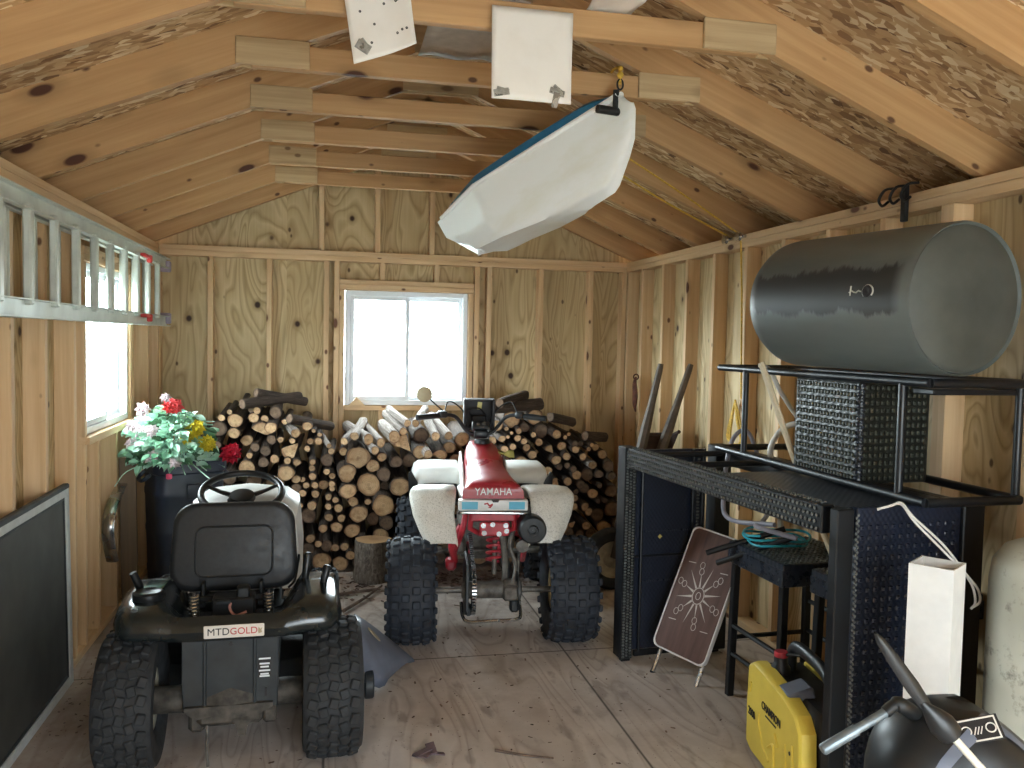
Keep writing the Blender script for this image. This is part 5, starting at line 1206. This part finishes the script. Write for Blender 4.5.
G().lathe([(.001, -.016), (TR_ * .5, -.014), (TR_ * .86, -.006), (TR_ * .95, .008), (TR_ * .95, .012)], 56).done('tank_end', plain('tank_end_grey', srgb(72, 75, 70), .6, vary=.18, scale=6), tk, smooth=50)
TPORT = .08
g = G(); g.lathe([(.016, -.004), (.02, .006), (.014, .010), (.001, .006)], 18, Matrix.Rotation(TPORT, 4, 'Z') @ Matrix.Translation((TR_, 0, .16)) @ Matrix.Rotation(PI / 2, 4, 'Y')); g.done('port', INKB, tk)
g = G(); g.tube([Matrix.Rotation(TPORT, 4, 'Z') @ Vector((TR_ + .002, .02 * math.cos(t), .16 + .022 * math.sin(t))) for t in [PI * 1.5 * k / 12 - 2.3 for k in range(13)]], .0025, 5)
g.tube([Matrix.Rotation(TPORT, 4, 'Z') @ Vector((TR_ + .002, .004 * math.sin(k * 2), .19 + .05 * k / 5)) for k in range(6)], .0025, 5); g.tube([Matrix.Rotation(TPORT + .05 * s, 4, 'Z') @ Vector((TR_ + .002, .0, .235)) for s in (-1, 0, 1.6)], .0025, 5)
g.done('chalk_mark', plain('chalk', srgb(190, 190, 180), .9), tk)

# bar stools under the table frame
def stool(loc, rz, label):
    t = thing('bar_stool', label, 'stool', loc, rz, group='wicker bar stools inside the bar frame')
    g = G(); g.box((0, 0, .70), (.42, .44, .03), bev=.004); s_ = g.done('seat', WKT, t, smooth=0)
    g = G()
    for k in range(15): braid(g, (-.20, -.2 + .0286 * k, .7145), (.20, -.2 + .0286 * k, .7145), .022, 1, 16, (0, 0, 1), (0, 1, 0), (.55, .6), r=.007)
    g.done('plait', WKG, s_, smooth=0)
    g = G(); g.box((-.205, 0, .655), (.02, .44, .07), bev=.003); g.box((.205, 0, .655), (.02, .44, .07), bev=.003); g.box((0, -.21, .655), (.40, .02, .07), bev=.003); g.box((0, .21, .655), (.40, .02, .07), bev=.003); g.done('seat_apron', WKB, t, smooth=0)
    for x in (-1, 1):
        for y in (-1, 1): G().beam((x * .195, y * .2, .0), (x * .185, y * .19, .68), .032, .032, up=(0, 1, 0), bev=.003).done('leg', TUB, t, smooth=0)
    for z in (.33, .20):
        G().tube([(-.195, -.2, z), (-.195, .2, z)], .011, 8).done('foot_rail', TUB, t)
    for z in (.28, .42): G().tube([(.195, -.2, z), (.195, .2, z)], .011, 8).done('foot_rail', TUB, t)
    for y in (-.2, .2): G().tube([(-.195, y, .27), (.195, y, .27)], .011, 8).done('foot_rail', TUB, t)
stool((3.19, 3.34, 0), .05, 'wicker bar stool with hose coiled on its seat')
stool((3.30, 2.84, 0), .06, 'wicker bar stool just behind the near end panel of the bar')

# two loose black tubes, the hoses and the pole
for a, b, lb in (((2.86, 3.55, .66), (3.15, 3.38, .80), 'upper black tube slanting behind the brown tray'), ((2.90, 3.52, .62), (3.12, 3.25, .795), 'lower black tube slanting behind the brown tray')):
    tag(G().tube([a, b], .013, 10).done('loose_tube', TUB), lb, 'tube')
TEAL = plain('teal_hose', srgb(48, 172, 190), .35); WHH = plain('white_hose', srgb(216, 212, 204), .4, vary=.06); GRH = plain('grey_hose', srgb(150, 148, 160), .4, vary=.08)
pts = []
for k in range(40):
    a = 2 * PI * k / 15; R = .13 + .012 * math.sin(k * .7); pts.append((3.13 + R * 1.05 * math.cos(a), 3.42 + R * .95 * math.sin(a), .727 + .007 * (k / 16) * 3 + .006 * math.sin(k * 1.3)))
tag(G().tube(bez(pts, 3), .0055, 8).done('teal_hose', TEAL), 'coiled teal hose lying on the stool seat', 'hose')
hp = bez([(3.07, 3.33, .83), (3.0, 3.62, .80), (3.04, 3.76, .90), (3.12, 3.86, 1.12), (3.22, 3.9, 1.18), (3.28, 3.88, 1.05), (3.25, 3.7, .85), (3.1, 3.5, .80), (3.0, 3.35, .82), (3.1, 3.2, .80)], 8)
tag(G().tube(hp, .011, 8).done('grey_hose', GRH), 'grey hose looping up over the far bar rail', 'hose')
hp = bez([(3.235, 3.56, .74), (3.235, 3.6, .95), (3.2, 3.62, 1.12), (3.26, 3.58, 1.235), (3.34, 3.46, 1.25), (3.33, 3.3, 1.22)], 8)
tag(G().tube(hp, .014, 10).done('white_hose', WHH), 'thick white hose arching behind the pale pole', 'hose')
hp = bez([(2.99, 3.36, 1.52), (3.06, 3.40, 1.50), (3.13, 3.42, 1.40), (3.22, 3.4, 1.28), (3.32, 3.33, 1.22)], 8)
tag(G().tube(hp, .010, 8).done('white_cable', WHH), 'white cable drooping from the pole top towards the wicker box', 'cable')
tag(G().tube([(3.20, 3.06, .716), (3.09, 3.2, 1.1), (2.962, 3.30, 1.535)], [.017, .018, .019], 8, flat=.55).done('wooden_pole', lumber('pale_pole', srgb(186, 168, 136), srgb(206, 190, 160), srgb(140, 116, 84), False)), 'pale wooden pole leaning from the stool seat up against the tank frame', 'pole')
cw = bez([(2.90, 2.402, 1.088), (2.93, 2.39, 1.10), (2.955, 2.36, 1.112), (2.99, 2.34, 1.06), (3.06, 2.30, .98), (3.11, 2.27, .92), (3.145, 2.26, .87), (3.15, 2.25, .82), (3.135, 2.25, .80)], 7)
g = G(); g.tube(cw, .004, 6); g.tube([p + Vector((.006 + .008 * math.sin(k * .3), -.004, .004)) for k, p in enumerate(cw)], .004, 6)
tag(g.done('white_string', WHH), 'doubled white string hanging from the bar edge towards the white cylinder', 'string')

# brown tray table folded and leaned on the bar
TRW = NT('tray_brown', .35); _v = TRW.coord('Object', (30, 3, 3)); TRW.color(TRW.ramp(TRW.noise(_v, 1.0, 5), [(.3, srgb(72, 48, 44)), (.7, srgb(102, 74, 66))])); TRW = TRW.m
TRE = plain('tray_edge_white', srgb(222, 220, 218), .35, vary=.04); TRP = plain('tray_print', srgb(196, 186, 178), .6, vary=.1)
o_ = Vector((2.69, 3.70, .155)); ex = (Vector((2.86, 3.70 - .12, .075)) - o_); 
c00, c10, c01 = Vector((2.735, 3.86, .135)), Vector((2.86, 3.66, .105)), Vector((2.915, 3.97, .66))
eu = (c10 - c00); TWd = .36; ev = (c01 - c00)
eu = eu.normalized(); ev = (ev - eu * ev.dot(eu)).normalized(); en = eu.cross(ev)
TYM = Matrix((eu, ev, en)).transposed().to_4x4(); TYM.translation = c00
ty = thing('folding_tray', 'brown folding tray table with a white edge and sun ornament, leaning upright by the bar', 'tray table'); ty.matrix_world = TYM
TWd, THt = .30, .62
sgn = 1 if (Vector((1.17, 0, 1.6)) - c00).dot(en) > 0 else -1
def tz(z): return sgn * z
g = G(); rows = []
for z, s in ((-.02, .985), (-.018, 1.0), (.004, 1.0), (.008, .985), (.008, .955), (.003, .945)): rows.append([Vector((x * (1 if s == 1 else 1 - (1 - s)) + TWd / 2, y * (1 - (1 - s) * TWd / THt) + THt / 2, tz(z))) for x, y in rrect(TWd, THt, .035, 5)])
g.grid(rows, True, cap0=True); g.done('tray_rim', TRE, ty, smooth=40)
g = G(); g.grid([[Vector((x * .955 + TWd / 2, y * .976 + THt / 2, tz(z))) for x, y in rrect(TWd, THt, .033, 5)] for z in (-.004, .0035)], True, cap0=True, cap1=True); tt = g.done('tray_top', TRW, ty, smooth=0)
g = G(); cx, cy = TWd / 2 + .0, THt / 2 - .01
def flat(poly): g.prism(poly, .0008, Matrix(((1, 0, 0, cx), (0, 1, 0, cy), (0, 0, sgn, tz(.0036)), (0, 0, 0, 1))))
def strip(pts, w):
    for (a, b), (c, d) in zip(pts, pts[1:]):
        L_ = math.hypot(c - a, d - b) or 1e-6; nx, ny = -(d - b) / L_ * w, (c - a) / L_ * w
        flat([(a - nx, b - ny), (c - nx, d - ny), (c + nx, d + ny), (a + nx, b + ny)])
strip([(.03 * math.cos(t), .04 * math.sin(t)) for t in [2 * PI * k / 24 for k in range(25)]], .002)
strip([(.012 * math.cos(t), .018 * math.sin(t)) for t in [2 * PI * k / 14 for k in range(15)]], .0015)
for k in range(12):
    a = 2 * PI * k / 12 + .26; ca, sa = math.cos(a), math.sin(a); L_ = .115 if k % 2 == 0 else .085
    flat([(.034 * math.cos(a - .13), .045 * math.sin(a - .13)), (L_ * ca, L_ * 1.3 * sa), (.034 * math.cos(a + .13), .045 * math.sin(a + .13))])
    if k % 2:
        for m in (.095, .12): strip([(m * ca + .012 * math.cos(t), m * 1.25 * sa + .016 * math.sin(t)) for t in [2 * PI * j / 12 for j in range(13)]], .0012)
for x, y in ((-.09, .14), (.09, .14), (-.09, -.15), (.09, -.15)): strip([(x - .02, y), (x + .02, y + .005)], .002)
g.done('sun_ornament', TRP, tt, smooth=0)
g = G()
for x in (.03, TWd - .03): g.tube([(x, -.13, tz(-.045)), (x, .3, tz(-.04)), (x, .56, tz(-.03))], .011, 8)
g.tube([(.03, .05, tz(-.045)), (TWd - .03, .05, tz(-.045))], .009, 8)
lg = g.done('folding_legs', CHROME, ty)
for x in (.03, TWd - .03): G().tube([(x, -.155, tz(-.046)), (x, -.12, tz(-.045))], .014, 8).done('rubber_foot', BLKP, lg)

# wheelbarrow stood on its nose against the right wall
OLDRUST = plain('dark_rusty_tray', srgb(72, 54, 46), .85, .1, vary=.3, scale=20)
OLDW = lumber('grey_handle_wood', srgb(74, 62, 50), srgb(100, 84, 68), srgb(50, 38, 30))
wbw = thing('wheelbarrow', 'old wheelbarrow stood on its wheel with wooden handles leaning on the right wall', 'wheelbarrow', (0, 0, 0))
for s, tipx in ((-1, 3.262), (1, 3.468)):
    g = G(); a = Vector((3.02 + s * .03, 5.15, .22)); b = Vector((tipx, 5.14, 1.475)); d = b - a
    g.tube([a, a + d * .55, a + d * .68, a + d * .80, a + d * .97, b], [.034, .036, .034, .025, .022, .018], 8); g.done('handle', OLDW, wbw)
g = G(); wc = Matrix.Translation((2.985, 5.2, .205)) @ Matrix.Rotation(PI / 2, 4, 'X')
g.lathe([(.12, -.035), (.14, -.045), (.18, -.042), (.2, -.02), (.203, 0), (.2, .02), (.18, .042), (.14, .045), (.12, .035)], 36, wc); wt = g.done('wheel', RUBBER, wbw)
G().lathe([(.122, -.034), (.115, -.02), (.06, -.012), (.03, -.04), (.001, -.045)], 26, wc).done('rim', RIMW, wt); g = G(); g.lathe([(.122, .034), (.115, .02), (.06, .012), (.03, .04), (.001, .045)], 26, wc); g.done('rim', RIMW, wt)
rows = []
for t in range(7):
    f = t / 6; c = Vector((3.09, 5.22, .32)).lerp(Vector((3.335, 5.22, 1.0)), f); w = lerp(.09, .15, f); dp = lerp(.10, .16, math.sin(PI * min(1, f * 1.1)))
    rows.append([c + Vector((-w, -.02, .03)), c + Vector((-w * .93, dp * .6, 0)), c + Vector((-w * .6, dp, 0)), c + Vector((w * .25, dp, 0)), c + Vector((w * .55, dp * .6, 0)), c + Vector((w * .62, -.02, .03))])
o = G().grid(rows).done('tray', OLDRUST, wbw, smooth=50); m = o.modifiers.new('t', 'SOLIDIFY'); m.thickness = .006
g = G(); g.tube([rows[-1][k] for k in range(6)], .012, 8); g.tube([r[0] for r in rows], .010, 8); g.done('tray_rim', OLDRUST, wbw)

# yellow inverter generator
YEL = plain('generator_yellow', srgb(230, 204, 84), .42, vary=.08, scale=5)
GN = thing('generator', 'yellow and black portable generator on the floor beside the bar post', 'generator', (2.905, 2.75, 0), -.13)
side_p = [(-.25, .05), (-.255, .2), (-.245, .30), (-.20, .345), (-.10, .37), (.10, .385), (.20, .385), (.245, .36), (.255, .2), (.25, .05), (.2, .03), (-.2, .03)]
for s in (-1, 1):
    g = G(); M = Matrix(((0, 0, s, s * .085), (1, 0, 0, 0), (0, 1, 0, 0), (0, 0, 0, 1)))
    rows = []
    for z, sc in ((0, 1.0), (.035, 1.0), (.05, .985), (.058, .95)): rows.append([M @ Vector((x * sc, .2 + (y - .2) * sc, z)) for x, y in side_p])
    g.grid(rows, True, cap0=True, cap1=True); pnl = g.done('side_shell', YEL, GN, smooth=30)
    if s == -1:
        g = G()
        def rib(pts): G().tube([M @ Vector((x, y, .058)) for x, y in pts], .007, 6, flat=.8).done('moulded_rib', YEL, pnl)
        rib(bez([(.115, .22), (.11, .17), (.07, .11), (.01, .08)], 4)); rib([(-.04, .21), (-.07, .17)]); rib(bez([(.02, .13), (-.03, .16), (-.04, .10), (-.05, .05)], 4)); rib([(-.13, .215), (-.14, .13), (-.16, .11)]); rib([(-.19, .24), (-.20, .14)]); rib([(.2, .3), (.215, .26)])
        text(pnl, 'CHAMPION', .042, (-.1455, .0, .262), (PI / 2, 0, -PI / 2), INKB, bold=.0003, sx=.8)
        text(pnl, '2000', .044, (-.1455, .185, .185), (PI / 2, 0, -PI / 2), INKB, bold=.0003, sx=.8)
        G().box((-.1455, .0, .235), (.001, .10, .006)).done('underline', INKB, pnl, smooth=0)
        G().lathe([(.007, 0), (.007, .002), (.001, .002)], 10, M @ Matrix.Translation((-.17, .2, .058))).done('screw', INKB, pnl)
g = G(); g.box((0, 0, .2), (.17, .50, .33), bev=.02); g.box((0, -.0, .03), (.24, .46, .04), bev=.01)
for y in (-.2, .2):
    for x in (-.08, .08): g.box((x, y, .008), (.04, .05, .016), bev=.003)
g.done('core', BLKP, GN)
g = G(); g.tube(bez([(0, .17, .36), (0, .165, .43), (0, .12, .465), (0, .0, .47), (0, -.11, .46), (0, -.165, .42), (0, -.18, .35)], 6), .024, 12, flat=.8); hd = g.done('carry_handle', BLKP, GN)
g = G(); g.box((-.075, -.055, .365), (.10, .10, .05), (0, -.3, 0), bev=.008); g.done('grey_cover', CHUTE, GN)
g = G(); g.lathe([(.036, 0), (.036, .03), (.026, .045), (.026, .07)], 20, Matrix.Translation((-.055, .14, .355)), caps=True); gc = g.done('fuel_cap', BLKP, GN)
g = G(); g.lathe([(.001, .02), (.024, .02), (.026, .012), (.026, 0)], 18, Matrix.Translation((-.055, .14, .425))); g.done('red_knob', REDF, gc)
G().tube(bez([(-.05, .13, .435), (.0, .06, .45), (.05, -.06, .43), (.07, -.2, .36)], 6), .006, 8).done('vent_hose', BLKP, gc)

# white square post sleeve
PV = thing('post_sleeve', 'hollow square white plastic post standing before the black wicker panel', 'post', (2.885, 2.10, 0), .62)
g = G(); S_, T_ = .06, .004
for sx, sy, w, d in ((-S_ + T_ / 2, 0, T_, 2 * S_), (S_ - T_ / 2, 0, T_, 2 * S_), (0, -S_ + T_ / 2, 2 * S_ - 2 * T_, T_), (0, S_ - T_ / 2, 2 * S_ - 2 * T_, T_)): g.box((sx, sy, .497), (w, d, .994))
g.done('sleeve', WHITEP, PV, smooth=0)

# dirty white cylinder at the right edge
CYM = NT('dirty_white_paint', .5); _v = CYM.coord('Object'); CYM.color(CYM.mix(CYM.ramp(CYM.noise(_v, 9, 6, .7), [(.55, 0.0), (.66, .8)]), CYM.ramp(CYM.noise(_v, 3, 3), [(.3, srgb(150, 150, 136)), (.7, srgb(186, 186, 172))]), srgb(74, 70, 62))); CYM = CYM.m
cy_ = thing('white_cylinder', 'dirty white gas cylinder with a dark top at the right edge beside the post', 'gas cylinder', (3.255, 2.04, 0))
G().lathe([(.15, 0), (.165, .01), (.185, .03), (.187, .5), (.189, .505), (.187, .51), (.187, .93), (.18, .985), (.15, 1.03), (.10, 1.055), (.001, 1.06)], 44).done('cylinder_body', CYM, cy_)
cy_.children[0]
g = G(); g.lathe([(.095, 1.04), (.1, 1.05), (.1, 1.16), (.088, 1.16), (.088, 1.05)], 28); g.done('collar', DKMET, cy_)
g = G(); g.lathe([(.03, 1.05), (.025, 1.09), (.018, 1.12), (.03, 1.13), (.03, 1.145), (.001, 1.145)], 16); g.done('valve', CAST, cy_)
tx = text(cy_, '18', .05, (-.1595, -.1000, .62), (PI / 2, 0, -1.01), INKB); tx.name = 'stencil'

# black motor head in the near right corner
MH = thing('motor_head', 'black motor head with a grey stripe and silver tiller handle, near right corner', 'motor', (2.455, 1.50, 0), -.25)
cen = Vector((.035, .02, .675)); rxyz = Vector((.20, .15, .19))
def ell(u, v, k=1.0):
    a, b = u * 2 * PI, (v - .5) * PI; ca, sa, cb, sb = math.cos(a), math.sin(a), math.cos(b), math.sin(b); e = lambda t, p: math.copysign(abs(t) ** p, t)
    return cen + Vector((rxyz.x * e(ca, .85) * e(cb, .75) * k, rxyz.y * e(sa, .85) * e(cb, .75) * k, rxyz.z * e(sb, .8) * k - .10 * max(0, e(ca, .85) * e(cb, .75)) ))
G().grid([[ell(u / 40, v / 20) for u in range(40)] for v in range(1, 20)], True, cap0=True, cap1=True).done('motor_cowl', BLKP, MH, smooth=60)
sr = []
for k in range(19):
    t = k / 18; u = lerp(.64, .93, t)
    sr.append([ell(u, lerp(.60, .95, math.sin(PI * t) ** .8) + dv, 1.012) for dv in (-.10, -.07, -.035, 0)])
G().grid(sr).done('grey_stripe', CHUTE, MH, smooth=60)
g = G(); g.box((0, 0, 0), (.085, .002, .05), bev=.0005); 
pm = Matrix.Translation(ell(.725, .83, 1.03)) @ Euler((-.75, -.35, -.25)).to_matrix().to_4x4()
lp = g.done('label_plate', INKB, MH, smooth=0); lp.matrix_local = pm
g = G(); 
for a, b, c, d in ((0, .021, .075, .003), (0, -.021, .075, .003), (-.036, 0, .003, .04), (.036, 0, .003, .04)): g.box((a, -.0015, b), (c, .001, d))
for x in (-.022, .024): g.tube([(x + .009 * math.cos(t), -.0015, .009 * math.sin(t)) for t in [2 * PI * k / 14 for k in range(14)]], .0014, 5, closed=True)
for x in (-.006, 0, .006): g.box((x, -.0015, -.002), (.002, .001, .016), (0, .5, 0))
g.done('label_print', BADGE, lp, smooth=0)
G().lathe([(.012, 0), (.016, .002), (.004, .002)], 14, Matrix.Translation(ell(.73, .56, 1.03)) @ Matrix.Rotation(PI / 2, 4, 'X')).done('orange_mark', plain('orange_print', srgb(206, 104, 62), .5), MH)
g = G(); g.box((.0, .02, .25), (.10, .09, .5), bev=.02); g.box((0, .02, .015), (.36, .3, .03), bev=.01); g.done('stand', BLKP, MH)
MI = MH.matrix_basis if False else Matrix.Translation((2.455, 1.50, 0)) @ Matrix.Rotation(-.25, 4, 'Z')
loc = lambda p: MI.inverted() @ Vector(p)
t0, t1, t2, t3 = loc((2.146, 1.50, .797)), loc((2.222, 1.50, .833)), loc((2.287, 1.50, .864)), loc((2.335, 1.50, .87))
g = G(); g.tube([t0, t0.lerp(t1, .04), t1], [.009, .0115, .0115], 14); g.tube([t1, t2], .0095, 12); th = g.done('tiller_handle', plain('tiller_grey', srgb(120, 130, 136), .35, .5), MH)
G().tube(bez([t2, t2.lerp(t3, .5) + Vector((0, 0, .012)), t3, t3 + Vector((.06, .06, -.05))], 6), [.012] * 6 + [.016] * 13, 12).done('tiller_sleeve', BLKP, th)
bp = thing('blade_on_rod', 'black blade with a cone hub on a pale rod, lying over the motor head', 'paddle')
b0, b1, b2, b3 = Vector((2.154, 1.36, 1.085)), Vector((2.262, 1.345, .94)), Vector((2.288, 1.34, .912)), Vector((2.47, 1.32, .72))
g = G(); dr = (b1 - b0); sd = dr.cross(Vector((0, 1, .2))).normalized(); rows = []
for t, w in ((0, .002), (.1, .008), (.35, .012), (.7, .014), (.9, .012), (1.05, .008)):
    c = b0 + dr * t; nrm = dr.normalized().cross(sd) * .004
    rows.append([c - sd * w, c - sd * w * .3 + nrm * 1.4, c + sd * w * .6 + nrm, c + sd * w, c + sd * w * .5 - nrm, c - sd * w * .4 - nrm])
g.grid(rows, True, cap0=True, cap1=True); g.done('blade', BLKP, bp, smooth=50)
rd = (b3 - b2).normalized()
G().tube([b1 - rd * .02, b1, b1.lerp(b2, .6), b2, b2 + rd * .025, b2 + rd * .036], [.006, .012, .021, .025, .023, .010], 18).done('hub_cone', BLKP, bp)
G().tube([b2 + rd * .03, b3], .0075, 10).done('rod', plain('pale_rod', srgb(206, 200, 184), .45), bp)
